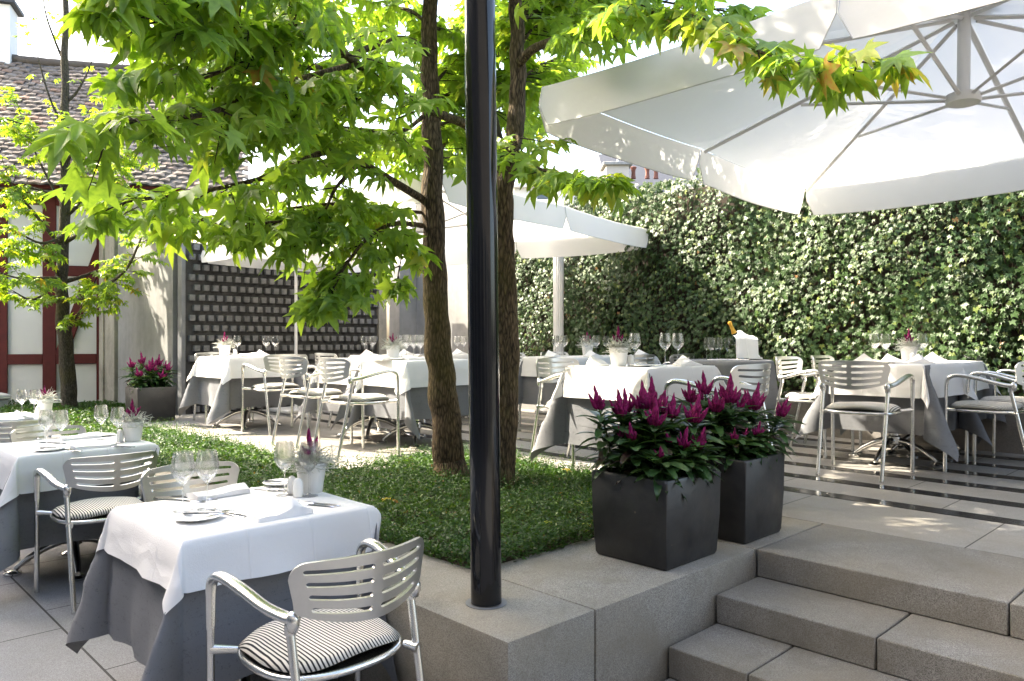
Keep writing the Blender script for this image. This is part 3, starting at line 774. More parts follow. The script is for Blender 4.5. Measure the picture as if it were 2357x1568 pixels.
for q in ([(992, 230, 4.95), (1035, 215, 5.6), (1075, 190, 6.3), (1110, 120, 6.8)], [(990, 60, 5), (1040, 70, 5.6), (1090, 40, 6.2), (1130, 0, 6.6)], [(993, 300, 4.95), (1040, 280, 5.5), (1080, 300, 6)]):
    bb = tl.limb(pix(*q), .014, .004, 6); tl.foliage(bb, .105, .075, (.15, .4), 7, .1, .0, .4)
for q in ([(1190, 200, 4.68), (1215, 170, 5.3), (1245, 150, 6.0), (1290, 130, 6.6)], [(1110, 220, 4.9), (1150, 120, 5.6), (1200, 60, 6.2)], [(1120, 250, 4.9), (1150, 260, 5.6), (1200, 280, 6.2)], [(1188, 60, 4.7), (1240, 0, 5.4), (1330, -10, 6.0), (1420, 10, 6.4)]):
    bb = tr.limb(pix(*q), .014, .004, 6); tr.foliage(bb, .105, .075, (.15, .4), 7, .1, .0, .4)
tl.finish(); tr.finish()

# ------------------------------------------------------------------ slender young tree by the house
ty = Tree('young_tree', at(162, 945, 10.1), 'slender young tree with sparse yellow-green leaves in front of the timbered house', 31, M['bark2'], M['youngleaf'], GUM)
D = 10.1
ty.limb(pix((165, 960, D), (160, 930, D), (157, 880, D), (152, 800, D), (146, 745, D), (143, 690, D), (141, 640, D), (146, 570, D), (149, 480, D), (150, 400, D), (150, 280, D), (149, 180, D), (150, 90, D), (152, 0, D), (150, -120, D), (152, -260, D)), .108, .026, 14, 6, .03)
yb = [[(150, 775, D), (170, 735, D-.2), (185, 715, D-.3), (196, 690, D-.4)], [(146, 690, D), (190, 685, D-.3), (240, 660, D-.7), (290, 620, D-1.0), (320, 560, D-1.2), (335, 520, D-1.3)],
      [(143, 650, D), (180, 640, D+.1), (220, 625, D+.2), (262, 612, D+.2)], [(147, 560, D), (190, 535, D-.2), (240, 515, D-.4), (290, 490, D-.6), (330, 470, D-.7)],
      [(149, 500, D), (185, 470, D), (230, 430, D+.2), (260, 400, D+.3)], [(142, 640, D), (110, 600, D-.3), (60, 580, D-.5), (0, 560, D-.8), (-50, 530, D-1)],
      [(143, 700, D), (110, 680, D-.2), (70, 690, D-.4), (30, 670, D-.6)], [(146, 575, D), (110, 530, D-.2), (70, 480, D-.3), (30, 430, D-.5), (10, 380, D-.6)],
      [(149, 480, D), (120, 430, D), (90, 370, D), (60, 300, D), (40, 240, D)], [(150, 400, D), (120, 330, D-.2), (60, 290, D-.4), (0, 270, D-.5)],
      [(150, 380, D), (180, 330, D-.2), (210, 290, D-.3), (250, 270, D-.4)], [(150, 240, D), (178, 210, D), (200, 170, D), (215, 130, D)], [(149, 300, D), (120, 240, D), (100, 180, D), (80, 100, D)],
      [(150, 150, D), (125, 90, D), (105, 30, D), (95, -40, D)], [(150, 330, D), (200, 290, D+.3), (260, 240, D+.5), (300, 200, D+.6)], [(141, 640, D), (100, 640, D-.6), (40, 640, D-1.1), (-20, 620, D-1.5)],
      [(148, 540, D), (100, 560, D-.5), (50, 540, D-.9), (-10, 500, D-1.2)], [(149, 460, D), (60, 430, D-.4), (10, 450, D-.7)], [(150, 350, D), (200, 370, D-.3), (260, 370, D-.5), (310, 350, D-.6)],
      [(150, 420, D), (210, 420, D-.1), (280, 430, D-.2)]]
for i, q in enumerate(yb):
    bb = ty.limb(pix(*q), .034 if i < 8 else .022, .005, 6, 6)
    ty.foliage(bb, .08, .085 if i not in (11, 12, 13) else .3, (.15, .5), 11 if i not in (11, 12, 13) else 3, .25, .05, .4, .7)
ty.finish()

# distant tree crown beyond the wall
dt = Tree('distant_tree', tuple(at(1205, 800, 34).xy)+(0,), 'far green tree crown peeping over the flat-roofed building beside the right trunk', 41, M['bark2'], M['youngleaf'], GUM)
b0 = at(1205, 800, 34)
dt.limb([b0, at(1203, 500, 34), at(1205, 400, 34)], .2, .08, 8)
for k in range(26):
    c = at(1205+dt.rg.normal(0, 22), 428+dt.rg.normal(0, 20), 34+dt.rg.normal(0, .6))
    dt.twig(np.array(c), dt.rg.normal(0, 1, 3), .6, .2, 16, .1, .3)
dt.finish()

# ------------------------------------------------------------------ ivy hedge
iv = empty('ivy_hedge', (7.3, 3.5, .4)); tag(iv, 'dense dark green ivy covering the long wall behind the tables', 'ivy')
rg = np.random.default_rng(77)
NI = 33000
Y = rg.uniform(-.6, 7.62, NI); Z = .36+rg.random(NI)**.92*2.42
def lump(y, z, s=1.): return np.sin(y*2.1+z*1.3)*.5+np.sin(y*4.7-z*3.1+1)*.3+np.sin(y*9.1+z*7.7+2)*.22+np.sin(y*1.1+3)*.4
top = 2.68+.05*np.sin(Y*3.1)+.04*np.sin(Y*7.3+1)
Z = np.minimum(Z, top-rg.random(NI)**2*.25)
dep = .10+.085*lump(Y, Z)+rg.uniform(-.10, .08, NI)
X = 7.27-np.clip(dep, -.05, .34)
edge = np.clip((Y-7.3)/.3, 0, 1); X = X+edge*.1
P_ = np.stack([X, Y, Z], 1)
lny = .42*np.sin(Y*2.6+Z*3.7+.6*np.sin(Z*5))+.3*np.sin(Y*6.3-Z*4.1+1.3)+.2*np.sin(Y*13+Z*9)
nrm = np.stack([-1.0+rg.normal(0, .22, NI), .0+lny*.75+rg.normal(0, .26, NI), .5+.25*np.sin(Y*4.4+Z*6)+rg.normal(0, .26, NI)], 1)
tip = np.stack([-.25+rg.normal(0, .2, NI), rg.normal(0, .55, NI), -1+rg.normal(0, .3, NI)], 1)
va = np.clip(rg.beta(1.4, 2.4, NI), 0, .85); va[rg.random(NI) < .02] = .9; va[rg.random(NI) < .004] = 1
leaf_mesh('foliage', IVY, P_, rot_from(tip, nrm), rg.uniform(.029, .054, NI)*(1+.12*np.sin(Y*3+Z*2)), va, M['ivyleaf'], iv)
b = MB()
for k in range(90):
    y = rg.uniform(-.5, 7.5); z = rg.uniform(.4, 1.0); pts = []
    for q in range(9):
        pts.append((7.31-rg.uniform(0, .06), y, z)); y += rg.normal(0, .05); z += .2
        if z > 2.6: break
    if len(pts) > 2: b.tube(pts, .006, 5, caps=False)
o = b.build('stem', M['twig'], angle=180, fix=False); world_child(o, iv)
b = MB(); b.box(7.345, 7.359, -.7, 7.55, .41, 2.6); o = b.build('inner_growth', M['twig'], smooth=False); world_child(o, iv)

# ------------------------------------------------------------------ ground cover in the bed
rg = np.random.default_rng(5)
def gheight(x, y): return .04+.034*np.sin(x*5.2+y*2.1)+.03*np.sin(y*6.3-x*3)+.02*np.sin(x*13+y*11)+.03*np.exp(-((x-3.3)**2+(y-3.9)**2)/.6)
def patch(n, x0, x1, y0, y1, s0, s1):
    x = rg.uniform(x0, x1, n); y = rg.uniform(y0, y1, n)
    cl = np.clip(.5+.33*np.sin(x*23+2.2*np.sin(y*9))*np.sin(y*21+1.7*np.sin(x*11))+.3*np.sin(x*47+y*13)*np.sin(y*41-x*17)+.12*np.sin(x*7-y*5), 0, 1)
    h = (gheight(x, y)*.55+.085*cl**1.6)*(.35+.65*np.clip(np.minimum.reduce([(x-1.97)/.12, np.where(y < 4.52, 3.87-x, 2.8-x)/.14, (y-2.24)/.12, np.where(x > 2.8, 4.56-y, 9)/.15]), 0, 1))
    z = np.maximum(h, .012)*rg.random(n)**.55+rg.exponential(.006, n)
    return np.stack([x, y, z-.005], 1), rg.uniform(s0, s1, n)
pa = [patch(70000, 1.965, 3.875, 2.235, 4.56, .009, .021), patch(30000, 1.965, 2.80, 4.56, 8.3, .013, .024), patch(9000, 1.965, 2.80, 8.3, 12.4, .02, .034), patch(3500, 2.8, 3.55, 9.6, 12.3, .02, .034)]
# clumps: loose upright sprigs along the edges
def sprigs(n, fx):
    Ps = []; Ss = []
    for _ in range(n):
        x, y = fx(); L = rg.uniform(.04, .13); lean = rg.normal(0, .35, 2)
        for t in np.linspace(.1, 1, 9):
            Ps.append((x+lean[0]*L*t+rg.normal(0, .006), y+lean[1]*L*t+rg.normal(0, .006), .03+L*t)); Ss.append(.012*(1.25-.5*t))
    return np.array(Ps), np.array(Ss)
pa.append(sprigs(1100, lambda: (rg.uniform(2.0, 3.85), rg.uniform(2.3, 4.5))))
pa.append(sprigs(200, lambda: (rg.uniform(2.9, 3.86), 4.5+rg.normal(0, .05))))
pa.append(sprigs(420, lambda: (2.74+rg.normal(0, .05), rg.uniform(4.5, 8.0))))
pa.append(sprigs(420, lambda: (2.0+abs(rg.normal(0, .03))-.03, rg.uniform(2.25, 8))))
pa.append(sprigs(300, lambda: (rg.uniform(2.0, 3.85), 2.27+abs(rg.normal(0, .03))-.02)))
pa.append(sprigs(300, lambda: (3.82+rg.normal(0, .04), rg.uniform(2.3, 4.5))))
P_ = np.concatenate([p for p, s in pa]); S_ = np.concatenate([s for p, s in pa]); NG = len(P_)
tip = rg.normal(0, 1, (NG, 3)); tip[:, 2] = np.abs(tip[:, 2])*.5+.1
nrm = rg.normal(0, .5, (NG, 3)); nrm[:, 2] = 1
va = np.clip(rg.beta(1.5, 2.2, NG)*.8+.18*np.sin(P_[:, 0]*3.1+P_[:, 1]*2.3), 0, .86); va[rg.random(NG) < .008] = 1
gc = leaf_mesh('ground_cover', OVAL, P_, rot_from(tip, nrm), S_*1.25, va, M['groundleaf']); tag(gc, kind='stuff')
# a few fallen leaves
FL = [(3.62, 3.25, .09, .05), (2.62, 2.45, .06, .04), (3.05, 2.6, .07, .04), (3.75, 2.5, .05, .05), (2.3, 3.3, .09, .04), (2.75, 2.34, .05, .035)]
for i, (x, y, z, s) in enumerate(FL):
    rr = rot_from(np.array([[math.cos(i*2.1), math.sin(i*2.1), .2]]), np.array([[.2, -.2, 1.]]))
    o = leaf_mesh('fallen_leaf', GUM, np.array([(0, 0, 0)]), rr, [s], [.9 if i % 2 else .97], M['gumleaf']); o.location = (x, y, z)
    tag(o, ['yellow fallen leaf on the ground cover nearest the terrace chair legs', 'brown fallen leaf at the ledge side of the bed left of the big planter', 'yellowish fallen leaf lying mid bed behind the big planter', 'brown fallen leaf at the right end of the bed beside the planter', 'fallen leaf deep in the green left of the black post', 'small yellow leaf on the bed edge by the planter'][i], 'leaf')

# ------------------------------------------------------------------ celosia planters
def spire(b, base, d, h, r, rgp, seg=9, n=9):
    d = Vector(d).normalized(); q = d.to_track_quat('Z', 'Y').to_matrix()
    vs = []; fs = []
    for i in range(n+1):
        t = i/n; rr = r*(math.sin(math.pi*min(1, .12+.80*t))**.75)*(1-.55*t) if i < n else .0008
        for k in range(seg):
            th = 2*math.pi*(k+.5*(i % 2))/seg; j = 1+rgp.uniform(-.38, .42)*(1 if i < n else 0)
            p = q @ Vector((rr*j*math.cos(th), rr*j*math.sin(th), h*t+rgp.uniform(-.15, .15)*h/n))
            vs.append(tuple(Vector(base)+p))
    for i in range(n):
        for k in range(seg):
            k2 = (k+1) % seg; fs.append((i*seg+k, i*seg+k2, (i+1)*seg+k2, (i+1)*seg+k))
    b.add(vs, fs)
def plume(base, d, h, rgp, sides=5):
    b = MB(); spire(b, base, d, h, h*.135, rgp)
    for k in range(sides):
        a = 2*math.pi*k/sides+rgp.uniform(-.4, .4); d2 = Vector(d)+Vector((math.cos(a), math.sin(a), 0))*rgp.uniform(.35, .7)
        spire(b, Vector(base)+Vector((math.cos(a), math.sin(a), 0))*h*.12, d2, h*rgp.uniform(.35, .75), h*.095, rgp, 8, 8)
    return b
def celosia(root, x, y, z, h, seed, lean=(0, 0), ph=.11, nleaf=30, sides=5, second=False):
    rgp = random.Random(seed); rgn = np.random.default_rng(seed)
    c = empty('celosia_plant', (x, y, z)); c.parent = root
    top = Vector((lean[0]*h, lean[1]*h, h))
    st = MB(); path = spline([(0, 0, -.02), (lean[0]*h*.3, lean[1]*h*.3, h*.5), top], 4); st.tube(path, lerp_list([.006, .0035], len(path)), 6)
    st.build('stem', M['stem'], c, angle=180)
    P = []; T = []; Nn = []; S = []; V = []
    for i in range(nleaf):
        t = .12+.86*(i+.5)/nleaf; a = i*2.4+rgp.uniform(-.4, .4)
        o = Vector((0, 0, 0)).lerp(top, t)
        up = .75-1.0*(1-t)+rgp.uniform(-.15, .2)
        tipd = (math.cos(a), math.sin(a), up)
        P.append(tuple(o)); T.append(tipd); Nn.append((-math.cos(a)*up*.5, -math.sin(a)*up*.5, 1)); S.append((.056+.075*math.sin(math.pi*(1-t*.78)))*rgp.uniform(.8, 1.2)*(.6 if t > .9 else 1))
        V.append(min(.99, rgp.betavariate(1.5, 2.4)) if rgp.random() > .1*(1-t)+.06*(t < .3) else 1.0)
    leaf_mesh('leaves', LANCE, np.array(P), rot_from(np.array(T, float), np.array(Nn, float)), S, V, M['celleaf']).parent = c
    plume(tuple(top), (lean[0]*1.2, lean[1]*1.2, 1), ph, rgp, sides).build('flower_plume', M['plume'], c, angle=180)
    if second:
        a = rgp.uniform(0, 6.28); b2 = top*.72; e = b2+Vector((math.cos(a)*.05, math.sin(a)*.05, .06))
        plume(tuple(e), (math.cos(a)*.4, math.sin(a)*.4, 1), ph*.6, rgp, 3).build('flower_plume', M['plume'], c, angle=180)
    return c
def planter(x0, x1, y0, y1, h, label, seeds, hh, taper=.012, saucer=False):
    cx, cyy = (x0+x1)/2, (y0+y1)/2; wx, wy = (x1-x0)/2, (y1-y0)/2
    r = empty('flower_planter', (cx, cyy, 0.003)); tag(r, label, 'planter')
    bm = bmesh.new()
    def ring(z, ox, oy): return [bm.verts.new((sx*ox, sy*oy, z)) for sx, sy in ((-1, -1), (1, -1), (1, 1), (-1, 1))]
    zo = .012 if saucer else 0
    rings = [ring(zo, wx-taper-.006, wy-taper-.006), ring(zo+.012, wx-taper, wy-taper), ring(h*.5, wx-taper*.45, wy-taper*.45), ring(h-.008, wx, wy), ring(h, wx-.004, wy-.004), ring(h, wx-.026, wy-.026), ring(h-.05, wx-.03, wy-.03), ring(h-.06, .001, .001)]
    for a, e in zip(rings, rings[1:]):
        for k in range(4): bm.faces.new((a[k], a[(k+1) % 4], e[(k+1) % 4], e[k]))
    bm.faces.new(rings[0][::-1]); bm.faces.new(rings[-1])
    ed = [e for e in bm.edges if abs(e.verts[0].co.z-e.verts[1].co.z) > .005 and max(abs(e.verts[0].co.x), abs(e.verts[1].co.x)) > .05]
    bmesh.ops.bevel(bm, geom=ed, offset=.009, segments=3, affect='EDGES', profile=.5)
    b = MB(); b.addbm(bm); b.build('pot', M['planter'], r, angle=30)
    b = MB(); b.grid(lambda u, v: ((u-.5)*2*(wx-.032), (v-.5)*2*(wy-.032), h-.045+.012*math.sin(u*9+v*4)*math.sin(v*11)), 10, 10); b.build('potting_soil', M['soil'], r)
    if saucer:
        b = MB(); b.bbox(-wx-.012, wx+.022, -wy-.004, wy+.02, -.001, .009, .003, 1); b.build('saucer', M['post'], r)
    rgp = random.Random(seeds)
    n = 0
    for (fx, fy, k, le, ph) in hh:
        celosia(r, fx*(wx-.06), fy*(wy-.06), h-.04, k, seeds*100+n, le, ph*1.08, 54, 8, n % 2 == 1); n += 1
    return r
planter(2.50, 2.905, 1.715, 2.10, .355, 'larger near charcoal planter full of magenta celosia on the ledge', 1,
        [(-.95, .95, .30, (-.12, .15), .10), (-.8, .1, .18, (-.2, .0), .075), (-.45, .75, .27, (-.05, .1), .11), (-.1, .9, .28, (0, .1), .10), (-.35, -.2, .24, (-.05, -.05), .11), (.1, .25, .30, (0, 0), .13), (.35, .7, .29, (.05, .08), .12),
         (.05, -.75, .15, (0, -.2), .085), (.5, -.1, .26, (.08, -.02), .10), (.85, .45, .26, (.15, .05), .10), (.8, -.5, .24, (.15, -.1), .12), (.45, -.85, .14, (.15, -.25), .09), (-.75, -.7, .12, (-.25, -.2), .05), (.9, .95, .26, (.2, .12), .09)])
planter(3.085, 3.455, 1.70, 2.09, .372, 'smaller rear charcoal planter of magenta celosia at the top of the steps', 2,
        [(-.5, .9, .28, (-.08, .1), .10), (.3, .9, .31, (.02, .1), .11), (-.5, .1, .24, (-.08, 0), .11), (.0, -.1, .28, (0, 0), .13), (.5, .3, .27, (.08, .03), .11), (.9, .6, .25, (.2, .05), .11), (.85, -.3, .24, (.25, -.02), .13), (1.0, -.8, .21, (.55, -.15), .10), (.2, -.8, .13, (.0, -.2), .07), (-.8, -.6, .12, (-.25, -.2), .06), (-.9, .5, .2, (-.2, .1), .08)])
planter(2.86, 3.28, 8.86, 9.28, .385, 'distant dark square planter of celosia standing before the concrete wall', 3,
        [(-.9, .5, .26, (-.15, .05), .11), (-.3, .6, .30, (-.05, .05), .13), (.2, .2, .26, (0, 0), .11), (.6, .6, .28, (.1, .05), .12), (.9, -.2, .22, (.2, 0), .10), (-.8, -.6, .16, (-.25, -.1), .11), (.4, -.7, .13, (.1, -.2), .11), (-.2, -.3, .22, (0, -.05), .12), (.95, .8, .24, (.25, .1), .09)])
# ------------------------------------------------------------------ black post
bp = empty('steel_post', (1.774, 1.961, 0)); bp.rotation_euler = (R(-.0), 0, 0)
tag(bp, 'tall glossy black round steel post rising from the ledge corner', 'post')
b = MB(); top = Vector((-.0226*SS, .0226*CC, 2.09))*2.6
b.tube([Vector((0, 0, .004)), top*.5, top], [.0535, .0535, .0535], 40); b.build('shaft', M['post'], bp)
b = MB(); b.lathe([(.055, .0025), (.072, .0025), (.072, .001), (.055, .001)], (0, 0, 0), 40, closed=True); b.build('base_ring', M['steelpost'], bp)

# ------------------------------------------------------------------ umbrellas
def umbrella(name_lbl, c, hx, hy, ze, rise, val, mids=True, pole_to=0.0, pole_r=.03, hub_z=None, rz=0.0, mast=False):
    r = empty('parasol', (c[0], c[1], 0), rz); tag(r, name_lbl, 'parasol')
    corners = [(-hx, -hy), (0, -hy), (hx, -hy), (hx, 0), (hx, hy), (0, hy), (-hx, hy), (-hx, 0)] if mids else [(-hx, -hy), (hx, -hy), (hx, hy), (-hx, hy)]
    n = len(corners); apex = Vector((0, 0, ze+rise))
    b = MB()
    for k in range(n):
        a = Vector((*corners[k], ze)); e = Vector((*corners[(k+1) % n], ze))
        def fn(u, v):
            p = apex.lerp(a.lerp(e, u), .02+.98*v); sag = .22*(4*u*(1-u))*v*(1-v)*.28
            return (p.x, p.y, p.z-sag-.02*(4*u*(1-u))*v)
        b.grid(fn, 10, 12)
    b.build('canopy', M['canvas'], r, angle=30, fix=False)
    rg = random.Random(int(hx*100))
    for k in range(n):
        a = Vector((*corners[k], ze)); e = Vector((*corners[(k+1) % n], ze)); d = (e-a); L = d.length; d.normalize()
        out = Vector((d.y, -d.x, 0)); ph = rg.uniform(0, 6)
        b = MB()
        def fv(u, v):
            s = u*L; g = .006
            rd = .08 if hx > 1.2 else .05; e0 = min(s, L-s)      # rounded lower corners
            vv = val*(1 if e0 > rd else (1-(1-math.sqrt(max(0, 1-(1-e0/rd)**2)))*.55))
            p = a+d*(g+s*(1-2*g/L)); z = ze-.02*(4*u*(1-u))-vv*v
            o = .004+.05*v*math.sin(math.pi*u)*.3+.006*v*math.sin(s*5+ph)+.02*v
            return (p.x+out.x*o, p.y+out.y*o, z)
        b.grid(fv, 26, 5); vo = b.build('valance', M['canvas'], r, angle=180, fix=False)
        if hx > 1.2:
            b = MB(); b.tube([fv(0, q/6) for q in range(6)]+[fv(q/26, 1) for q in range(27)]+[fv(1, 1-q/6) for q in range(1, 7)], .0035, 5); b.build('piping', M['umetal'], vo, angle=180)
    hub_z = hub_z if hub_z is not None else ze-.05
    for k in range(n):
        a = Vector((*corners[k], ze-.035)); ap = apex-Vector((0, 0, .07))
        st = ap.lerp(a, .03); en = ap.lerp(a, .985)
        b = MB(); t = (en-st).normalized(); b.tube([st, en], .0165 if hx > 1.2 else .012, 4, wide=(t.y, -t.x, 0.0001), flat=.8); b.build('rib', M['umetal'], r, smooth=False)
        m_ = ap.lerp(a, .56)-Vector((0, 0, .02)); h = Vector((a.x*.04, a.y*.04, hub_z))
        b = MB(); t = (m_-h).normalized(); b.tube([h, m_], .0125 if hx > 1.2 else .009, 4, wide=(t.y, -t.x, 0.0001), flat=.8); b.build('strut', M['umetal'], r, smooth=False)
    b = MB(); hr = .085 if hx > 1.2 else .05
    b.lathe([(.03, hub_z-.03), (hr, hub_z-.03), (hr+.004, hub_z-.018), (hr, hub_z+.02), (.03, hub_z+.03)], (0, 0, 0), 24); b.build('hub', M['umetal'], r)
    b = MB(); b.lathe([(.10*hx, ze+rise-.02), (.02, ze+rise+.05)], (0, 0, 0), 16); b.build('finial', M['canvas'], r)
    if mast:
        mx, my = mast; L = math.hypot(mx, my); ux, uy = mx/L, my/L
        b = MB(); b.tube([(0, 0, hub_z-.02), (0, 0, ze+rise)], .033, 20); b.build('centre_tube', M['umetal'], r)
        b = MB(); b.tube(spline([(0, 0, ze+rise+.03), (ux*.5, uy*.5, ze+rise+.2), (mx*.8, my*.8, ze+rise+.34), (mx, my, ze+rise+.30)], 6), .04, 12); b.build('cantilever_arm', M['umetal'], r)
        vs = []; fs = []; seg = 28
        for zz in (0.02, ze+rise+.36):
            for k in range(seg): th = 2*math.pi*k/seg; rr = .066*(1-.12*(k % 2)); vs.append((mx+rr*math.cos(th), my+rr*math.sin(th), zz))
        fs = [(k, (k+1) % seg, seg+(k+1) % seg, seg+k) for k in range(seg)]+[tuple(seg+k for k in range(seg))]
        b = MB(); b.add(vs, fs); b.build('mast', M['upole'], r, smooth=False)
        b = MB(); b.bbox(mx-.22, mx+.22, my-.22, my+.22, .004, .05, .01, 1); b.build('base_plate', M['umetal'], r)
    else:
        b = MB()
        if pole_r > .04:   # fluted mast
            prof = []
            seg = 28
            for z in (0.02, ze+rise*.9):
                prof.append(z)
            vs = []; fs = []
            for z in prof:
                for k in range(seg): th = 2*math.pi*k/seg; rr = pole_r*(1-.12*(k % 2)); vs.append((rr*math.cos(th), rr*math.sin(th), z))
            fs = [(k, (k+1) % seg, seg+(k+1) % seg, seg+k) for k in range(seg)]
            b.add(vs, fs)
            b.build('mast', M['upole'], r, smooth=False)
        else:
            b.tube([(0, 0, .02), (0, 0, ze+rise*.9)], pole_r, 14); b.build('mast', M['upole'], r)
        b = MB(); b.bbox(-.25, .25, -.25, .25, .004, .05, .01, 1); b.build('base_plate', M['umetal'], r)
    return r
umbrella('large white square parasol overhead at right, seen from below with its ribs and hub', (4.70, 1.25), 1.64, 1.66, 2.33, .50, .23, True, hub_z=2.31, mast=(0, -3.1))
umbrella('large white parasol behind the tree trunks, hung from a thick fluted mast before the ivy', (4.97, 6.55), 1.80, 1.80, 2.17, .45, .22, True, hub_z=2.10, rz=R(11), mast=(2.02, -.50))
umbrella('low cream parasol on a thin pole in front of the brick wall', (4.78, 8.9), .98, .52, 2.02, .30, .15, False, pole_r=.019)

# ------------------------------------------------------------------ aluminium armchair with striped cushion
def make_chair():
    r = empty('armchair')
    # backrest shell with eight slots
    def back3(x, z):
        q = x/.225; y = -.292+.088*abs(q)**1.8-.10*(z-.66)
        return Vector((x, y, z))
    def outline():
        pts = []
        W0, W1, zt = .228, .212, .772
        def arc(cx, cz, rad, a0, a1, n=6):
            for i in range(n+1):
                a = R(a0+(a1-a0)*i/n); pts.append((cx+rad*math.cos(a), cz+rad*math.sin(a)))
        arc(W0-.045, zt-.045, .045, 0, 90)
        for i in range(1, 14):
            x = (W0-.045)*(1-2*i/14); pts.append((x, zt+.006*(1-(x/(W0-.045))**2)))
        arc(-W0+.045, zt-.045, .045, 90, 180)
        for i in range(1, 5): t = i/5; pts.append((-W0+(W0-W1)*t, zt-.045-(zt-.045-.650)*t))
        pts.append((-W1, .640)); pts.append((-W1+.010, .628))
        for i in range(1, 16):
            x = -W1+.02+(2*W1-.04)*i/16; pts.append((x, .588+.035*(abs(x)/(W1-.02))**2.0))
        pts.append((W1-.010, .628)); pts.append((W1, .640))
        for i in range(1, 5): t = 1-i/5; pts.append((W0-(W0-W1)*t, zt-.045-(zt-.045-.650)*t))
        return pts
    loops = [outline()]
    for k in range(4):
        zc = .745-.0325*k; sag = .004+.0075*k; x1 = .190-.008*k; hh = .0072
        for sgn in (-1, 1):
            xs = np.linspace(.020, x1, 9); up = []; lo = []
            f = lambda x: zc-sag*(1-(x/.2)**2)
            loop = []
            for x in xs: loop.append((sgn*x, f(x)+hh))
            for a in (60, 20, -20, -60): loop.append((sgn*(x1+hh*math.cos(R(a))), f(x1)+hh*math.sin(R(a))))
            for x in xs[::-1]: loop.append((sgn*x, f(x)-hh))
            for a in (240, 200, 160, 120): loop.append((sgn*(.020+hh*math.cos(R(a))), f(.02)+hh*math.sin(R(a))))
            loops.append(loop)
    bm = bmesh.new()
    for L in loops:
        vv = [bm.verts.new((x, 0, z)) for x, z in L]
        for i in range(len(vv)): bm.edges.new((vv[i], vv[(i+1) % len(vv)]))
    bmesh.ops.triangle_fill(bm, use_beauty=True, use_dissolve=False, edges=bm.edges[:], normal=(0, -1, 0))
    bm.verts.index_update()
    base = [(v.co.x, v.co.z) for v in bm.verts]; faces = [[v.index for v in f.verts] for f in bm.faces]; bm.free()
    n0 = len(base); th = .0055
    def nrm(x, z):
        e = 1e-3; a = back3(x+e, z)-back3(x-e, z); c = back3(x, z+e)-back3(x, z-e); return a.cross(c).normalized()
    vs = [back3(x, z)+nrm(x, z)*th for x, z in base]+[back3(x, z)-nrm(x, z)*th for x, z in base]
    fs = [tuple(f) for f in faces]+[tuple(i+n0 for i in f[::-1]) for f in faces]
    k = 0
    for L in loops:
        m_ = len(L)
        for i in range(m_): a, c = k+i, k+(i+1) % m_; fs.append((a, c, c+n0, a+n0))
        k += m_
    b = MB(); b.add(vs, fs); b.build('backrest', M['alu_back'], r, angle=50)
    for s in (-1, 1):
        # front leg runs up into the arm, the arm sweeps down to the rear joint
        arm = spline([(s*.205, -.205, .612), (s*.212, -.165, .612), (s*.236, -.095, .628), (s*.252, .005, .655), (s*.262, .09, .671), (s*.266, .145, .668), (s*.266, .180, .642), (s*.265, .190, .59), (s*.2645, .193, .50)], 6)
        rr = lerp_list([.019, .021, .020, .021, .021, .020, .018, .016, .0145], len(arm))
        b = MB(); b.tube(arm, rr, 14, wide=(1, .0, .0), flat=.72)
        b.lathe([(.0, -.03), (.013, -.026), (.019, -.008), (.019, .012), (.012, .028), (0, .032)], (s*.207, -.197, .604), 12)
        b.lathe([(.0165, -.028), (.0165, .0)], (s*.2053, -.180, .596), 14)
        b.build('armrest', M['alu'], r, angle=60)
        b = MB(); b.tube([(s*.2055, -.176, .59), (s*.20, -.302, .004)], .0128, 16); b.lathe([(.0135, 0), (.0135, .012)], (s*.20, -.302, .0005), 14); b.build('leg', M['alu'], r)
        b = MB(); b.tube([(s*.2645, .193, .505), (s*.263, .198, .004)], .0128, 16); b.lathe([(.0135, 0), (.0135, .012)], (s*.263, .198, .0005), 14); b.build('leg', M['alu'], r)
    def sup(a, ax, ay, p=2.6):
        c, s_ = math.cos(a), math.sin(a)
        return (ax*math.copysign(abs(c)**(2/p), c), ay*math.copysign(abs(s_)**(2/p), s_))
    ring = [Vector((*sup(2*math.pi*k/48, .222, .212), .428-.012*math.cos(2*2*math.pi*k/48)*0)) for k in range(48)]
    b = MB(); b.tube(ring+[ring[0]], .0115, 10, caps=False)
    vs = [(0, 0, .424)]+[(*sup(2*math.pi*k/48, .218, .208), .431) for k in range(48)]; b.add(vs, [(0, 1+k, 1+(k+1) % 48) for k in range(48)])
    vs = [(0, 0, .419)]+[(*sup(2*math.pi*k/48, .218, .208), .426) for k in range(48)]; b.add(vs, [(0, 1+(k+1) % 48, 1+k) for k in range(48)])
    for s in (-1, 1):
        b.tube(spline([(s*.196, .155, .428), (s*.228, .176, .432), (s*.264, .196, .436)], 4), lerp_list([.012, .014, .018], 9), 10)
        b.tube(spline([(s*.19, -.17, .428), (s*.196, -.195, .428), (s*.203, -.222, .426)], 4), lerp_list([.012, .014, .018], 9), 10)
    b.build('seat_frame', M['alu'], r, angle=60)
    def cush(u, v):
        a = 2*math.pi*u; top = v < .5; q = (v/.5 if top else (1-v)/.5)
        x, y = sup(a, .224*q, .212*q, 2.9)
        e = math.sqrt(max(0, 1-q**5)); wv = .006*math.sin(x*17+1)+.004*math.sin(y*23)
        z = .452+(.030*e+.006*(1-q) if top else -.014*e)+wv*q*q-.010*(1-q*q)*(.5 if top else 0)+.004*math.sin(a*4+1)*q**4
        return (x, y+.006, z)
    b = MB(); b.grid(cush, 44, 18); b.build('cushion', M['stripe'], r, angle=180)
    return r
CH = make_chair(); used = [False]
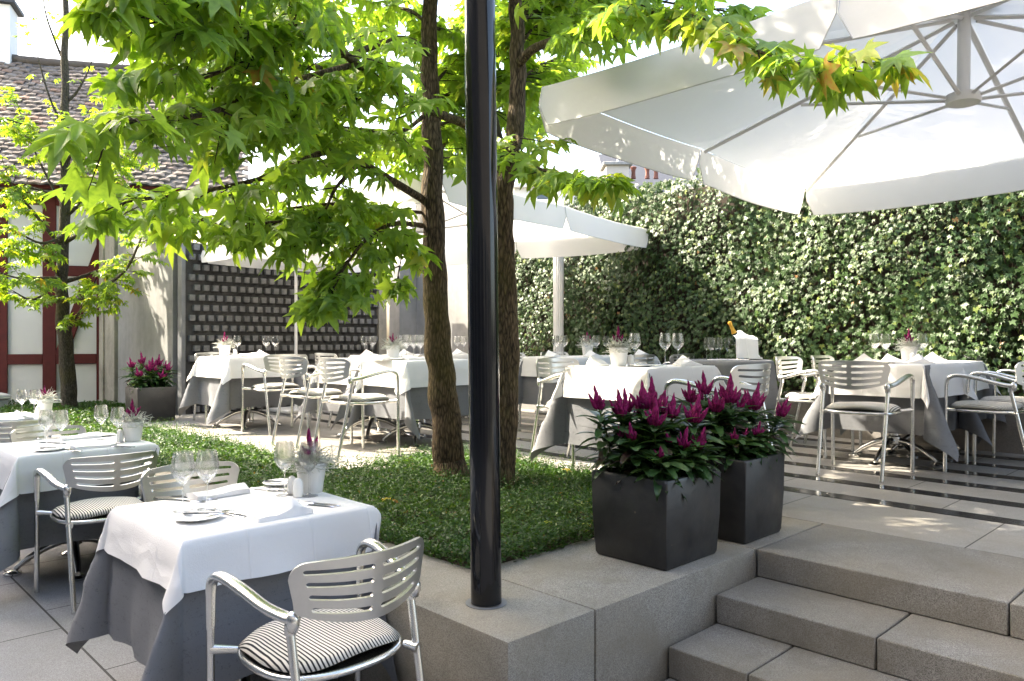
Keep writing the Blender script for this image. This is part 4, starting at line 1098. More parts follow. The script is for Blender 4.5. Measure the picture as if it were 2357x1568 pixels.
def chair(x, y, z, rz, label, tilt=0):
    o = CH if not used[0] else copy_tree(CH); used[0] = True
    o.location = (x, y, z); o.rotation_euler = (0, 0, R(rz)); tag(o, label, 'armchair', 'aluminium armchairs around the tables')
chair(1.215, 2.10, LOW, 1, 'nearest aluminium armchair, seen from behind at the bottom of the photo')
chair(1.42, 3.45, LOW, 178, 'aluminium armchair facing the camera across the nearest table')
chair(1.285, 4.57, LOW, -1, 'aluminium armchair with its back to the camera at the second lower table')
chair(1.355, 5.76, LOW, 180, 'aluminium armchair facing the camera behind the second lower table')
chair(1.26, 6.84, LOW, 0, 'aluminium armchair seen from behind at the left edge table, lower court')
chair(1.24, 7.98, LOW, 180, 'aluminium armchair facing the camera behind the left edge table')
chair(3.60, 7.10, 0, -2, 'aluminium armchair with its back to us at the table by the brick wall')
chair(3.62, 8.42, 0, 180, 'aluminium armchair on the brick wall side of the sunlit table, mostly hidden')
chair(3.42, 6.02, 0, -88, 'left one of two armchairs turned to the table by the left trunk')
chair(3.34, 5.20, 0, -92, 'right one of the two armchairs side by side, nearest the left trunk')
chair(4.46, 7.25, 0, -90, 'armchair at the left end of the far table before the brick wall pier')
chair(5.03, 6.58, 0, 0, 'armchair back showing between the far table and the left side of the left trunk')
chair(5.74, 6.58, 0, 0, 'armchair back showing in the gap between the left trunk and the black post')
chair(5.93, 5.93, 0, 180, 'armchair just right of the right trunk, facing us over the far table')
chair(6.66, 5.95, 0, 176, 'armchair facing us at the foot of the fluted parasol mast')
chair(5.98, 4.62, 0, 0, 'dark shaded armchair back just right of the flower pot on the far table')
chair(6.66, 4.60, 0, 2, 'dark shaded armchair back left of the champagne table')
chair(4.22, 3.66, 0, 178, 'white sunlit armchair at the left side of the table behind the planters')
chair(4.05, 2.42, 0, 2, 'armchair rising behind the magenta flowers of the planters')
chair(5.36, 2.08, 0, -85, 'armchair with its back to us at the head of the right table')
chair(6.08, 1.51, 0, 1, 'armchair seen from the side at the right of the right table')
chair(6.74, 1.50, 0, 0, 'armchair cut by the right edge of the photo')
chair(6.08, 2.74, 0, 180, 'armchair left of the right table, facing right before the ivy')
chair(6.74, 2.74, 0, 182, 'armchair at the far left corner of the right table, nearest the ivy')

# ------------------------------------------------------------------ tables and cloths
from mathutils import noise as mnoise
def cloth(name, m, cx, cyy, z, wx, wy, drop, seed, flare, peak, wave, floor, limx=None, rz=0, parent=None, swing=.0, cone=1.0):
    rg = random.Random(seed); hx, hy = wx/2, wy/2
    def axis(h):
        ins = list(np.linspace(-h, h, 13)); out = [h+drop*(q/15)**1.25 for q in range(1, 16)]
        return [-q for q in out[::-1]]+ins+out
    U, V = axis(hx), axis(hy); ph = [rg.uniform(0, 6.28) for _ in range(16)]; sw = [rg.uniform(-1, 1)*swing for _ in range(4)]
    vs = []
    for v in V:
        for u in U:
            du, dv = max(abs(u)-hx, 0), max(abs(v)-hy, 0); sx, sy = (1 if u >= 0 else -1), (1 if v >= 0 else -1)
            bx, by = max(-hx, min(hx, u)), max(-hy, min(hy, v)); zz = z; ox = oy = 0
            if du == 0 and dv == 0:
                zz += .0016*math.sin(u*11+ph[0])*math.sin(v*9+ph[1])
            elif du == 0 or dv == 0:
                h = du+dv; along = by if du > 0 else bx; half = hy if du > 0 else hx; side = (0 if sx > 0 else 1) if du > 0 else (2 if sy > 0 else 3)
                e = min(1, (half-abs(along))/.12); e = e*e*(3-2*e)
                edge = .012*(1-math.exp(-h/.014))
                near = math.exp(-(half-abs(along))/.16)
                w_ = wave*(h/drop)*(math.sin(along*14+ph[4+side])*.5+math.sin(along*27+ph[8+side])*.3+.6*near*math.sin(along*22+ph[12+side]))*e
                o = edge+flare*h+w_
                if du > 0: ox = sx*o
                else: oy = sy*o
                zz = z-math.sqrt(max(0, h*h-(flare*h)**2))*(1-.0)+.004*math.exp(-h/.01)-.004
            else:
                rr = math.hypot(du, dv); t = math.atan2(dv, du)/(math.pi/2); ci = (0 if sx > 0 else 1)+(0 if sy > 0 else 2)
                bump = math.sin(math.pi*t)**1.5
                rho = rr*(flare+(peak-flare)*bump); fi = t*t*(3-2*t)*math.pi/2+sw[ci]*bump*rr/drop
                fold = wave*1.6*(rr/drop)*math.sin(t*math.pi*2)*math.sin(ph[ci]*3)
                edge = .012*(1-math.exp(-rr/.014))
                ox = sx*((rho+fold)*math.cos(fi)+edge); oy = sy*((rho-fold)*math.sin(fi)+edge)
                zz = z-math.sqrt(max(0, rr*rr-rho*rho))*cone
            hh_ = min(1, max(du, dv)/.10); nz = mnoise.noise(Vector((u*7+seed*3.1, v*7, seed*1.7)))*.010+mnoise.noise(Vector((u*19, v*19+seed, 2)))*.0035
            if du > 0 or dv > 0:
                ox += sx*nz*hh_*(1 if du > 0 else .2); oy += sy*nz*hh_*(1 if dv > 0 else .2)
            x, y = cx+bx+ox, cyy+by+oy
            if limx is not None and zz < z-.03:
                k = min(1, (z-.03-zz)/(z-.03-.02)); lim = cx+hx+.02+(limx[0]-cx-hx-.02)*k+.006*math.sin(y*31)*k-(.008 if name[-1] == 'h' and len(name) > 12 else 0)
                x = min(x, lim)
            zz = max(zz, floor+.006+.004*math.sin(x*30+y*17))
            vs.append((x-cx, y-cyy, zz-z))
    n = len(U); fs = [(j*n+i, j*n+i+1, (j+1)*n+i+1, (j+1)*n+i) for j in range(len(V)-1) for i in range(n-1)]
    b = MB(); b.add(vs, fs); o = b.build(name, m, angle=180); o.location = (cx, cyy, z); o.rotation_euler = (0, 0, R(rz))
    return o
def make_base():
    r = empty('pedestal_table')
    b = MB(); b.bbox(-.22, .22, -.22, .22, .705, .728, .006, 2); b.build('tabletop', M['darkwood'], r)
    b = MB(); b.tube([(0, 0, .15), (0, 0, .704)], .033, 20); b.lathe([(.03, .13), (.045, .14), (.045, .19), (.034, .20)], (0, 0, 0), 20); b.build('column', M['chrome'], r)
    for k in range(4):
        a = R(45+90*k); c, s = math.cos(a), math.sin(a)
        b = MB(); b.tube(spline([(.02*c, .02*s, .165), (.11*c, .11*s, .150), (.22*c, .22*s, .095), (.30*c, .30*s, .034)], 5), lerp_list([.022, .021, .018, .015], 16), 10)
        b.lathe([(.02, .002), (.046, .004), (.048, .016), (.03, .026), (.012, .03)], (.31*c, .31*s, 0), 18); b.build('leg', M['chrome'], r)
    return r
TB = make_base(); tused = [False]
def table(x0, x1, y0, y1, low, desc, seed, limx=None, wd=.19, gd=.47, wrot=0, rz=0, wpeak=.42, gpeak=.40):
    cx, cyy = (x0+x1)/2, (y0+y1)/2
    o = TB if not tused[0] else copy_tree(TB); tused[0] = True
    o.location = (cx, cyy, low); o.rotation_euler = (0, 0, R(rz)); tag(o, 'steel pedestal table under the cloths: '+desc, 'table', 'pedestal tables')
    zt = low+.738
    g = cloth('table_undercloth', M['grey'], cx, cyy, zt, x1-x0-.012, y1-y0-.012, gd, seed, .03, gpeak, .026, low, limx, 0, swing=.45)
    tag(g, 'dark grey linen undercloth of the '+desc, 'tablecloth', 'grey undercloths')
    w_ = cloth('tablecloth', M['white'], cx, cyy, zt+.005, x1-x0+.004, y1-y0+.004, wd, seed+50, .17, wpeak, .016, low, limx, wrot, swing=.3)
    tag(w_, 'white tablecloth of the '+desc, 'tablecloth', 'white tablecloths')
    return zt+.0055
TD = {
 't1': 'nearest table, at the bottom left', 't2': 'second table along the ledge, lower court', 't3': 'table cut by the left edge, lower court',
 't4': 'table in front of the brick wall', 't5a': 'table just left of the left trunk', 't5b': 'table joined behind the one at the left trunk',
 't6a': 'far table right of the right trunk', 't6b': 'far table end beside the ivy, left of the champagne', 't7': 'table behind the magenta planters',
 't9a': 'right table, its front half', 't9b': 'right table, its half against the ivy', 't10a': 'far table before the brick wall pier', 't10b': 'far table between trunk and post'}
Z = {}
Z['t1'] = table(.925, 1.63, 2.44, 3.10, LOW, TD['t1'], 1, (1.575, .0), .155, .47, 0, 20, .36)
Z['t2'] = table(.95, 1.66, 4.84, 5.50, LOW, TD['t2'], 2, (1.575, .0), .2, .50, 1, 35)
_u1 = [o for o in bpy.data.objects if o.name == 'parasol'][0]; _u1.rotation_euler = (0, R(2.0), 0); _u1.location = (4.655, 1.295, -.055)
Z['t3'] = table(.90, 1.60, 7.08, 7.76, LOW, TD['t3'], 3, (1.575, .0), .2, .47, 2, 10)
Z['t4'] = table(3.25, 3.95, 7.42, 8.10, 0, TD['t4'], 4, None, .21, .50, 2, 15)
Z['t5a'] = table(3.74, 4.44, 5.10, 5.77, 0, TD['t5a'], 5, None, .22, .48, -1, 5)
Z['t5b'] = table(3.74, 4.44, 5.785, 6.45, 0, TD['t5b'], 6, None, .23, .48, 1, 0)
Z['t10a'] = table(4.76, 5.44, 6.92, 7.58, 0, TD['t10a'], 7, None, .2, .45, 0, 0)
Z['t10b'] = table(5.455, 6.13, 6.92, 7.58, 0, TD['t10b'], 8, None, .2, .45, 1, 0)
Z['t6a'] = table(5.60, 6.29, 4.94, 5.60, 0, TD['t6a'], 9, None, .2, .48, -1, 0)
Z['t6b'] = table(6.305, 6.98, 4.94, 5.60, 0, TD['t6b'], 10, None, .2, .45, 1, 0)
Z['t7'] = table(3.75, 4.48, 2.70, 3.34, 0, TD['t7'], 11, None, .20, .50, -1, 0)
Z['t9a'] = table(5.70, 6.39, 1.79, 2.44, 0, TD['t9a'], 12, None, .23, .48, -3, 40)
Z['t9b'] = table(6.405, 7.06, 1.79, 2.44, 0, TD['t9b'], 13, None, .22, .46, 2, 10)

# ------------------------------------------------------------------ tableware
def proto(fn):
    o = fn(); return [o, False]
def put(pr, x, y, z, rz, label, cat, group):
    o = pr[0] if not pr[1] else copy_tree(pr[0]); pr[1] = True
    o.location = (x, y, z); o.rotation_euler = (0, 0, R(rz)); tag(o, label, cat, group); return o
def mk_glass(h=.218, rb=.042, bowl=.118):
    z0 = h-bowl; out_ = [(0.0, .004), (.034, .001), (.035, .002), (.012, .005), (.0045, .010), (.0036, .03), (.0036, z0-.012), (.006, z0-.002), (.020, z0+.012), (rb*.88, z0+bowl*.30), (rb, z0+bowl*.42), (rb*.95, z0+bowl*.65), (rb*.78, h)]
    inn = [(rb*.78-.0012, h+.0002), (rb*.95-.0014, z0+bowl*.65), (rb-.0014, z0+bowl*.42), (rb*.88-.0016, z0+bowl*.30), (.018, z0+.0145), (.0, z0+.008)]
    def sm(p):
        q = spline([(a, 0, c) for a, c in p], 4); return [(max(0, v.x), v.z) for v in q]
    o_s = out_[:3]+sm(out_[3:8])[0:]+sm(out_[7:])[1:]
    i_s = sm(inn)
    b = MB(); b.lathe(o_s+i_s, (0, 0, 0), 28); return b.build('wine_glass', M['glass'], angle=60)
PG = proto(mk_glass)
PF = proto(lambda: mk_glass(.205, .027, .115)); PF[0].name = 'champagne_flute'
def mk_plate():
    b = MB(); b.lathe([(0, .002), (.045, .002), (.05, .005), (.078, .012), (.0795, .0135), (.078, .0145), (.05, .008), (.044, .0055), (0, .0055)], (0, 0, 0), 36); return b.build('bread_plate', M['porcelain'], angle=60)
PP = proto(mk_plate)
def flat_extrude(b, outline, zf, th=.0022):
    n = len(outline); vs = [(x, y, zf(x)+th) for x, y in outline]+[(x, y, zf(x)) for x, y in outline]
    return vs, n
def strip(b, xs, ws, zf, th=.0024, yc=0):
    """a flat bar along x with half widths ws"""
    vs = []; fs = []
    for x, w_ in zip(xs, ws):
        z = zf(x); vs += [(x, yc-w_, z), (x, yc+w_, z), (x, yc+w_*.7, z+th), (x, yc-w_*.7, z+th)]
    for i in range(len(xs)-1):
        k = 4*i
        for q in range(4): fs.append((k+q, k+(q+1) % 4, k+4+(q+1) % 4, k+4+q))
    fs += [(3, 2, 1, 0), tuple(len(vs)-4+q for q in range(4))]
    b.add(vs, fs)
def mk_fork():
    b = MB(); zf = lambda x: .001+.006*math.exp(-((x-.04)/.03)**2)*1.0+.004*max(0, (x-.06)/.05)
    strip(b, [-.1, -.097, -.06, -.02, .01, .03, .045, .052], [.006, .0085, .0065, .004, .003, .006, .011, .0115], zf)
    for k in range(4): strip(b, [.05, .07, .092, .096], [.0017, .0016, .0013, .0006], zf, .002, -.0095+.0063*k)
    return b.build('fork', M['cutlery'], angle=50)
def mk_knife(L=.21, nm='table_knife'):
    b = MB(); s = L/.21; zf = lambda x: .001
    strip(b, [-.105*s, -.1*s, -.03*s, -.01*s, .0, .01*s, .06*s, .09*s, .104*s], [.006, .0085, .0065, .0055, .005, .0085, .0105, .0085, .001], zf, .0035)
    return b.build(nm, M['cutlery'], angle=50)
PK = proto(mk_fork); PN = proto(mk_knife); PB = proto(lambda: mk_knife(.15, 'butter_knife'))
def mk_napkin(kind):
    b = MB()
    if kind == 0:    # flat fold with a raised peaked flap
        def top_(u, v):
            x = -.105+.21*u; y = -.055+.11*v
            pk = .052*max(0, 1-abs(u-.66)/.34)*(.25+.75*math.sin(math.pi*min(1, v*.9+.08)))
            return (x+.012*(v-.5), y, .014+pk+.003*math.sin(u*9+v*5)-.003*v)
    elif kind == 1:  # rolled edge fold
        def top_(u, v):
            x = -.11+.22*u; y = -.05+.10*v
            return (x, y, .016+.020*math.exp(-((v-.55)/.28)**2)*(1-.55*u)+.003*math.sin(u*7))
    elif kind == 2:  # standing peak, as on the far tables
        def top_(u, v):
            x = -.085+.17*u; y = -.05+.10*v
            return (x, y, .010+.062*max(0, 1-abs(u-.5)/.5)**1.1*(.35+.65*v))
    else:            # plain rectangle
        def top_(u, v): return (-.11+.22*u, -.05+.10*v, .016+.002*math.sin(u*6+v*4))
    b.grid(top_, 22, 10); n = 23
    ring = [i for i in range(n)]+[j*n+22 for j in range(1, 11)]+[10*n+i for i in range(21, -1, -1)]+[j*n for j in range(9, 0, -1)]
    k0 = len(b.v); b.v += [(b.v[i][0]*1.01, b.v[i][1]*1.01, .0005) for i in ring]
    m_ = len(ring); b.f += [(ring[i], ring[(i+1) % m_], k0+(i+1) % m_, k0+i) for i in range(m_)]
    b.f.append(tuple(k0+i for i in range(m_)))
    return b.build('napkin', M['napkin'], angle=50)
PNK = [proto(lambda k=k: mk_napkin(k)) for k in range(4)]
def mk_shaker():
    b = MB(); b.lathe([(.017, .0), (.019, .002), (.0205, .02), (.020, .045), (.0175, .062), (.012, .072), (.005, .0765), (0, .077)], (0, 0, 0), 20)
    return b.build('salt_shaker', M['porcelain'], angle=60)
PS = proto(mk_shaker)
def mk_pot(seed, plume_h=.10, lean=(0, 0), spread=1.0):
    r = empty('potted_flower'); rgp = random.Random(seed)
    b = MB(); b.lathe([(.044, .0), (.046, .002), (.050, .03), (.0615, .112), (.064, .118), (.0625, .121), (.059, .119), (.056, .098), (.0, .096)], (0, 0, 0), 32); b.build('pot', M['potwhite'], r, angle=50)
    b = MB()
    for k in range(240):
        a = rgp.uniform(0, 6.283); el = rgp.uniform(.05, 1.25); L = rgp.uniform(.06, .135)*spread
        d = Vector((math.cos(a)*math.cos(el), math.sin(a)*math.cos(el), math.sin(el))); p = Vector((rgp.uniform(-.03, .03), rgp.uniform(-.03, .03), .10)); pts = [p.copy()]
        for q in range(6):
            d += Vector((rgp.gauss(0, .45), rgp.gauss(0, .45), rgp.gauss(-.06, .35))); d.normalize(); p = p+d*L/6; p.z = max(p.z, .09)
            pts.append(p.copy())
        b.tube(pts, [.0018, .002, .002, .0019, .0018, .0015, .001], 3, caps=False)
    b.build('silver_foliage', M['silver'], r, angle=180, fix=False)
    st = MB(); st.tube([(0, 0, .09), (lean[0]*.05, lean[1]*.05, .16)], .003, 5); fl = plume((lean[0]*.06, lean[1]*.06, .155), (lean[0], lean[1], 1), plume_h, rgp, 5).build('flower_plume', M['plume'], r, angle=180)
    st.build('stem', M['stem'], r)
    return r
PPOT = [proto(lambda k=k: mk_pot(k, .11 if k != 2 else .085, (.05*(k-1), .03), 1 if k else 1.1)) for k in range(3)]

G = dict(glass='wine glasses on the tables', plate='bread plates', fork='forks', knife='table knives', butter='butter knives', nap='folded napkins', shaker='salt and pepper shakers', pot='white flower pots on the tables')
def glass(p, z, lbl): put(PG, p[0], p[1], z, 0, lbl, 'wine glass', G['glass'])

# nearest table, laid for two
z = Z['t1']
def w(px, py, z): q = atz(px, py, z); return (q.x, q.y)
T1 = TD['t1']
glass(w(421, 1177, z), z, 'left wine glass of the pair on the left side of the nearest table')
glass(w(477, 1172, z), z, 'right wine glass of the pair on the left side of the nearest table')
glass(w(655, 1141, z), z, 'wine glass left of the shakers on the nearest table')
glass(w(712, 1142, z), z, 'wine glass in front of the white flower pot on the nearest table')
p = w(455, 1196, z); put(PP, *p, z, 0, 'bread plate nearest the camera on the nearest table', 'plate', G['plate'])
put(PB, p[0]+.032, p[1]+.012, z+.0125, -42, 'small knife resting on the bread plate nearest the camera', 'butter knife', G['butter'])
p = w(520, 1185, z); put(PK, *p, z, 105, 'left fork of the pair beside the near bread plate', 'fork', G['fork'])
p = w(553, 1186, z); put(PK, *p, z, 103, 'right fork of the pair, next to the near napkin', 'fork', G['fork'])
p = w(645, 1186, z); put(PNK[0], *p, z, 2, 'peaked white napkin at the front of the nearest table', 'napkin', G['nap'])
p = w(715, 1163, z); put(PN, *p, z, 118, 'left knife of the pair right of the peaked napkin, nearest table', 'knife', G['knife'])
p = w(728, 1160, z); put(PN, *p, z, 116, 'right knife of the pair right of the peaked napkin, nearest table', 'knife', G['knife'])
p = w(420, 1153, z); put(PN, *p, z, -58, 'front knife of the two behind the left wine glasses', 'knife', G['knife'])
p = w(447, 1147, z); put(PN, *p, z, -58, 'rear knife of the two behind the left wine glasses', 'knife', G['knife'])
p = w(503, 1140, z); put(PNK[1], *p, z, 184, 'rolled white napkin at the far side of the nearest table', 'napkin', G['nap'])
p = w(598, 1128, z); put(PK, *p, z, -68, 'left fork of the far pair on the nearest table', 'fork', G['fork'])
p = w(622, 1128, z); put(PK, *p, z, -68, 'right fork of the far pair on the nearest table', 'fork', G['fork'])
p = w(648, 1116, z); put(PP, *p, z, 0, 'bread plate at the far side of the nearest table, behind the shakers', 'plate', G['plate'])
put(PB, p[0]-.01, p[1], z+.0125, -60, 'small knife on the far bread plate of the nearest table', 'butter knife', G['butter'])
p = w(672, 1139, z); put(PS, *p, z, 0, 'left white shaker behind the peaked napkin', 'shaker', G['shaker'])
p = w(686, 1144, z); put(PS, *p, z, 0, 'right white shaker behind the peaked napkin', 'shaker', G['shaker'])
p = w(716, 1132, z); put(PPOT[0], *p, z, 0, 'white pot with magenta plume and curly silver leaves on the nearest table', 'flower pot', G['pot'])
# second table
z = Z['t2']
glass(w(107, 1030, z), z, 'left wine glass of the pair at the left end of the second lower table')
glass(w(140, 1030, z), z, 'right wine glass of the pair at the left end of the second lower table')
glass(w(233, 1012, z), z, 'tall wine glass in the middle of the second lower table')
glass(w(271, 1020, z), z, 'wine glass beside the flower pot on the second lower table')
p = w(306, 1015, z); put(PPOT[1], *p, z, 80, 'white pot with magenta plume and silver leaves on the second lower table', 'flower pot', G['pot'])
p = w(268, 1019, z); put(PS, p[0]+.03, p[1]+.03, z, 0, 'white shaker left of the pot on the second lower table', 'shaker', G['shaker'])
p = w(215, 1030, z); put(PNK[3], *p, z, 4, 'flat white napkin at the front of the second lower table', 'napkin', G['nap'])
p = w(185, 1010, z); put(PNK[1], *p, z, 180, 'rolled white napkin at the far side of the second lower table', 'napkin', G['nap'])
p = w(112, 1038, z); put(PP, *p, z, 0, 'bread plate at the left front of the second lower table', 'plate', G['plate'])
put(PB, p[0]+.03, p[1]+.01, z+.0125, -40, 'small knife on the bread plate of the second lower table', 'butter knife', G['butter'])
p = w(150, 1036, z); put(PK, *p, z, 105, 'left fork beside the plate on the second lower table', 'fork', G['fork'])
p = w(165, 1036, z); put(PK, *p, z, 105, 'right fork beside the plate on the second lower table', 'fork', G['fork'])
p = w(268, 1029, z); put(PN, *p, z, 118, 'left knife right of the flat napkin on the second lower table', 'knife', G['knife'])
p = w(278, 1028, z); put(PN, *p, z, 116, 'right knife right of the flat napkin on the second lower table', 'knife', G['knife'])
p = w(122, 1020, z); put(PN, *p, z, -60, 'dark knife behind the two left glasses on the second lower table', 'knife', G['knife'])
p = w(235, 1004, z); put(PP, *p, z, 0, 'bread plate at the far side of the second lower table', 'plate', G['plate'])
# left edge table
z = Z['t3']
glass(w(50, 958, z), z, 'left wine glass of the pair on the left edge table')
glass(w(79, 958, z), z, 'right wine glass of the pair on the left edge table')
p = w(104, 951, z); put(PPOT[2], *p, z, 200, 'white pot with magenta plume on the left edge table', 'flower pot', G['pot'])
p = w(78, 955, z); put(PS, p[0]+.02, p[1]-.05, z, 0, 'white shaker on the left edge table', 'shaker', G['shaker'])
p = w(45, 965, z); put(PNK[2], p[0], p[1], z, 10, 'peaked napkin at the front of the left edge table', 'napkin', G['nap'])
p = w(15, 970, z); put(PNK[1], p[0], p[1], z, 0, 'low napkin at the left edge of the photo', 'napkin', G['nap'])

def ray(px, Yw):   # world xy seen in pixel column px at world y
    k = (px-CX)/FX; return (Yw*(CC+k*SS)/(SS-k*CC), Yw)
def setT(key, pot=None, potk=1, glasses=(), naps=(), shakers=(), plates=(), desc=None):
    zz = Z[key]; d = desc or TD[key]
    if pot: put(PPOT[potk], *ray(*pot), zz, pot[0] % 360, 'white pot with magenta plume on the '+d, 'flower pot', G['pot'])
    for (px, Y_, l) in glasses: put(PG, *ray(px, Y_), zz, 0, l+' on the '+d, 'wine glass', G['glass'])
    for (px, Y_, k, rz, l) in naps: put(PNK[k], *ray(px, Y_), zz, rz, l+' on the '+d, 'napkin', G['nap'])
    for (px, Y_, l) in shakers: put(PS, *ray(px, Y_), zz, 0, l+' on the '+d, 'shaker', G['shaker'])
    for (px, Y_, l) in plates: put(PP, *ray(px, Y_), zz, 0, l+' on the '+d, 'plate', G['plate'])
setT('t4', (517, 7.85), 1, [(546, 7.72, 'wine glass beside the pot'), (613, 7.75, 'left glass of the right pair'), (634, 7.7, 'right glass of the right pair')],
     [(605, 7.55, 2, 20, 'peaked napkin'), (575, 7.95, 1, 180, 'low napkin')], [(541, 7.85, 'white shaker')], [(560, 7.55, 'bread plate')], 'table in front of the brick wall')
setT('t5a', (905, 5.60), 2, [(935, 5.58, 'wine glass left of the near pair'), (952, 5.68, 'farther thin wine glass'), (967, 5.50, 'wine glass nearest the trunk')],
     [(880, 5.45, 1, 80, 'low napkin'), (955, 5.3, 1, 0, 'napkin at the front')], [], [(910, 5.35, 'bread plate')], 'table just left of the left trunk')
setT('t5b', None, 1, [(925, 6.2, 'wine glass at the back'), (985, 6.25, 'wine glass behind the trunk')], [(860, 6.1, 1, 90, 'low napkin')])
setT('t10a', None, 1, [(839, 7.4, 'left wine glass'), (858, 7.3, 'right wine glass')], [(850, 7.1, 2, 10, 'peaked napkin'), (935, 7.2, 2, 0, 'second peaked napkin')])
setT('t10b', None, 1, [(1052, 7.25, 'left wine glass'), (1067, 7.2, 'right wine glass')], [(1058, 7.05, 2, 0, 'peaked napkin')])
setT('t6a', (1352, 5.30), 0, [(1279, 5.35, 'left wine glass of the left pair'), (1298, 5.35, 'right wine glass of the left pair'), (1349, 5.12, 'wine glass before the silver plant'), (1372, 5.05, 'wine glass right of the silver plant')],
     [(1272, 5.2, 2, 15, 'peaked napkin'), (1365, 5.02, 2, -10, 'peaked napkin near the pot')])
setT('t6b', None, 1, [(1395, 5.45, 'wine glass left'), (1466, 5.2, 'wine glass right')], [(1478, 5.05, 2, 0, 'peaked napkin')])
setT('t7', (1424, 3.05), 1, [(1461, 3.20, 'wine glass half behind the silver plant'), (1531, 3.02, 'big left glass of the pair'), (1560, 3.00, 'big right glass of the pair')],
     [(1582, 2.82, 2, -20, 'peaked napkin at the right'), (1375, 3.2, 2, 60, 'peaked napkin at the left')], [(1452, 3.0, 'white shaker')], [(1478, 2.88, 'bread plate')])
for (px, Y_, rz, l) in ((1495, 3.0, 100, 'left fork'), (1505, 2.95, 98, 'right fork')):
    put(PK, *ray(px, Y_), Z['t7'], rz, l+' on the table behind the magenta planters', 'fork', G['fork'])
setT('t9a', (2092, 2.10), 1, [(2013, 2.33, 'left glass of the left pair'), (2038, 2.25, 'right glass of the left pair'), (2123, 2.0, 'glass right of the pot')],
     [(1992, 2.28, 2, 100, 'tilted napkin at the far left'), (2056, 2.06, 2, 60, 'napkin left of the pot'), (2118, 1.90, 2, -60, 'napkin right of the pot')], [(2101, 1.98, 'white shaker')], [(2030, 2.1, 'bread plate')])
setT('t9b', None, 1, [(2165, 2.2, 'left glass of the right pair'), (2190, 2.15, 'right glass of the right pair')], [(2150, 2.1, 2, -60, 'napkin left of the glasses'), (2235, 1.95, 2, -50, 'napkin at the right end')])

# ------------------------------------------------------------------ champagne side table
cxy = (6.40, 3.70)
rt = empty('side_table', (*cxy, 0)); tag(rt, 'round serving table under a grey cloth holding the champagne cooler', 'side table')
b = MB(); b.lathe([(0, .70), (.37, .70), (.375, .712), (.37, .724), (0, .724)], (0, 0, 0), 40); b.build('tabletop', M['darkwood'], rt)
b = MB(); b.tube([(0, 0, .02), (0, 0, .70)], .035, 18); b.lathe([(.25, .003), (.25, .02), (.04, .04)], (0, 0, 0), 28); b.build('pedestal', M['chrome'], rt)
def rc(u, v):
    a = 2*math.pi*u
    if v < .35:
        q = v/.35; return (.385*q*math.cos(a), .385*q*math.sin(a), .732)
    q = (v-.35)/.65; drop = .60*q; fold = .5+.5*math.sin(a*9+.6*math.sin(a*2))
    rr = .385+.012*(1-math.exp(-drop/.015))+(.02+.055*fold)*q
    return (rr*math.cos(a), rr*math.sin(a), .732-drop+.005*(1-q))
b = MB(); b.grid(rc, 110, 30); o = b.build('round_tablecloth', M['grey'], angle=180); o.location = (*cxy, 0); tag(o, 'grey round tablecloth hanging in folds over the champagne table', 'tablecloth')
zt = .7335
def rp(px, r_off):   # on the round table top, seen in column px, at distance r_off beyond the table centre along the view
    d = cxy[0]*CC+cxy[1]*SS+r_off; q = at(px, 800, d); return (q.x, q.y)
for i, (px, ro, l) in enumerate([(1626, -.05, 'first'), (1634, .10, 'second'), (1638, .02, 'third'), (1650, .12, 'fourth'), (1657, .02, 'fifth'), (1673, -.02, 'sixth')]):
    put(PF, *rp(px, ro), zt, 0, 'champagne flute, %s from the left in the cluster on the grey round table' % l, 'champagne flute', 'champagne flutes on the grey round table')
tp = rp(1714, .02)
b = MB(); b.lathe([(0, 0), (.12, 0), (.135, .005), (.134, .007), (.12, .003), (0, .003)], (0, 0, 0), 40); o = b.build('serving_tray', M['cutlery']); o.location = (*tp, zt); tag(o, 'round silver tray under the champagne cooler', 'tray')
ck = empty('champagne_cooler', (*tp, zt+.007)); tag(ck, 'frosted champagne cooler with two knob handles on the tray', 'wine cooler')
b = MB(); b.lathe([(.0, .0), (.072, .0), (.078, .006), (.100, .195), (.104, .202), (.099, .203), (.074, .012), (0, .012)], (0, 0, 0), 36); b.build('bucket', M['ice'], ck)
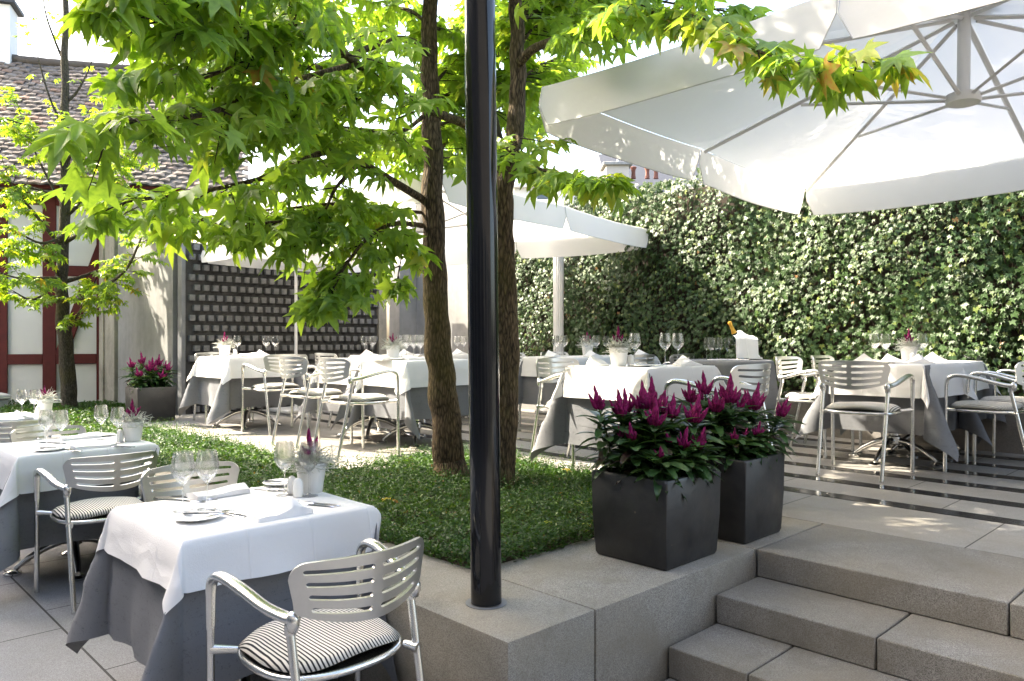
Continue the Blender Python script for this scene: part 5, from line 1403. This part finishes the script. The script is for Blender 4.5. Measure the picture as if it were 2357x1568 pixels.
for s in (-1, 1):
    b = MB(); d = Vector((SS, -CC, 0))*s
    b.lathe([(.0, -.03), (.018, -.026), (.026, -.008), (.026, .010), (.016, .028), (0, .03)], tuple(d*.122+Vector((0, 0, .155))), 14); b.build('handle', M['ice'], ck)
bt = empty('champagne_bottle', (*tp, zt+.03)); tag(bt, 'champagne bottle with gold foil neck leaning in the cooler', 'bottle')
bt.rotation_euler = Euler((0, R(-24), math.atan2(-CC, SS)))
b = MB(); b.lathe([(.0, 0), (.043, .002), (.044, .01), (.044, .17), (.040, .20), (.026, .235), (.018, .262)], (0, 0, 0), 24); b.build('body', M['bottle'], bt)
b = MB(); b.lathe([(.0445, .05), (.0445, .14)], (0, 0, 0), 24); b.build('label', M['label'], bt)
b = MB(); b.lathe([(.027, .236), (.0195, .262), (.0165, .30), (.0165, .325), (.0195, .33), (.0195, .345), (.016, .352), (0, .356)], (0, 0, 0), 20); b.build('foil_neck', M['foil'], bt)
def dn(u, v):   # napkin draped over the rim, hanging on the camera side
    s = (u-.5)*.20; q = v*.34
    f = Vector((-CC, -SS, 0)); r_ = Vector((SS, -CC, 0)); p = Vector((*tp, zt))
    if q < .11: t = q/.11; h = .232+.052*math.exp(-((s+.03)/.06)**2)*(1-t*.5)-.02*t; o = -.02+.105*t
    else: t = (q-.11)/.23; h = .212-.185*t-.02*abs(s)*t; o = .105+.022*t+.006*math.sin(s*40)*t
    s2 = s*(1+.05*v)-.012
    p = p+f*o+r_*s2; return (p.x, p.y, p.z+(h-zt if False else 0)+h-.012)
b = MB(); b.grid(dn, 18, 22); o = b.build('draped_napkin', M['napkin'], angle=180); tag(o, 'white napkin draped over the front of the champagne cooler', 'napkin')
p = rp(1735, -.02); o = put(PNK[0], p[0], p[1], zt+.006, 40, 'crumpled white napkin tucked against the champagne cooler', 'napkin', G['nap'])
for px, rz, l in ((1655, 12, 'flat white paper lying left on the champagne table'), (1700, -15, 'flat white paper lying under the tray front on the champagne table')):
    b = MB(); b.bbox(-.09, .09, -.05, .05, 0, .004, .001, 1); q = rp(px, -.22); o = b.build('paper_napkin', M['napkin']); o.location = (q[0], q[1], zt+.001); o.rotation_euler = (0, 0, R(rz-45)); tag(o, l, 'napkin')
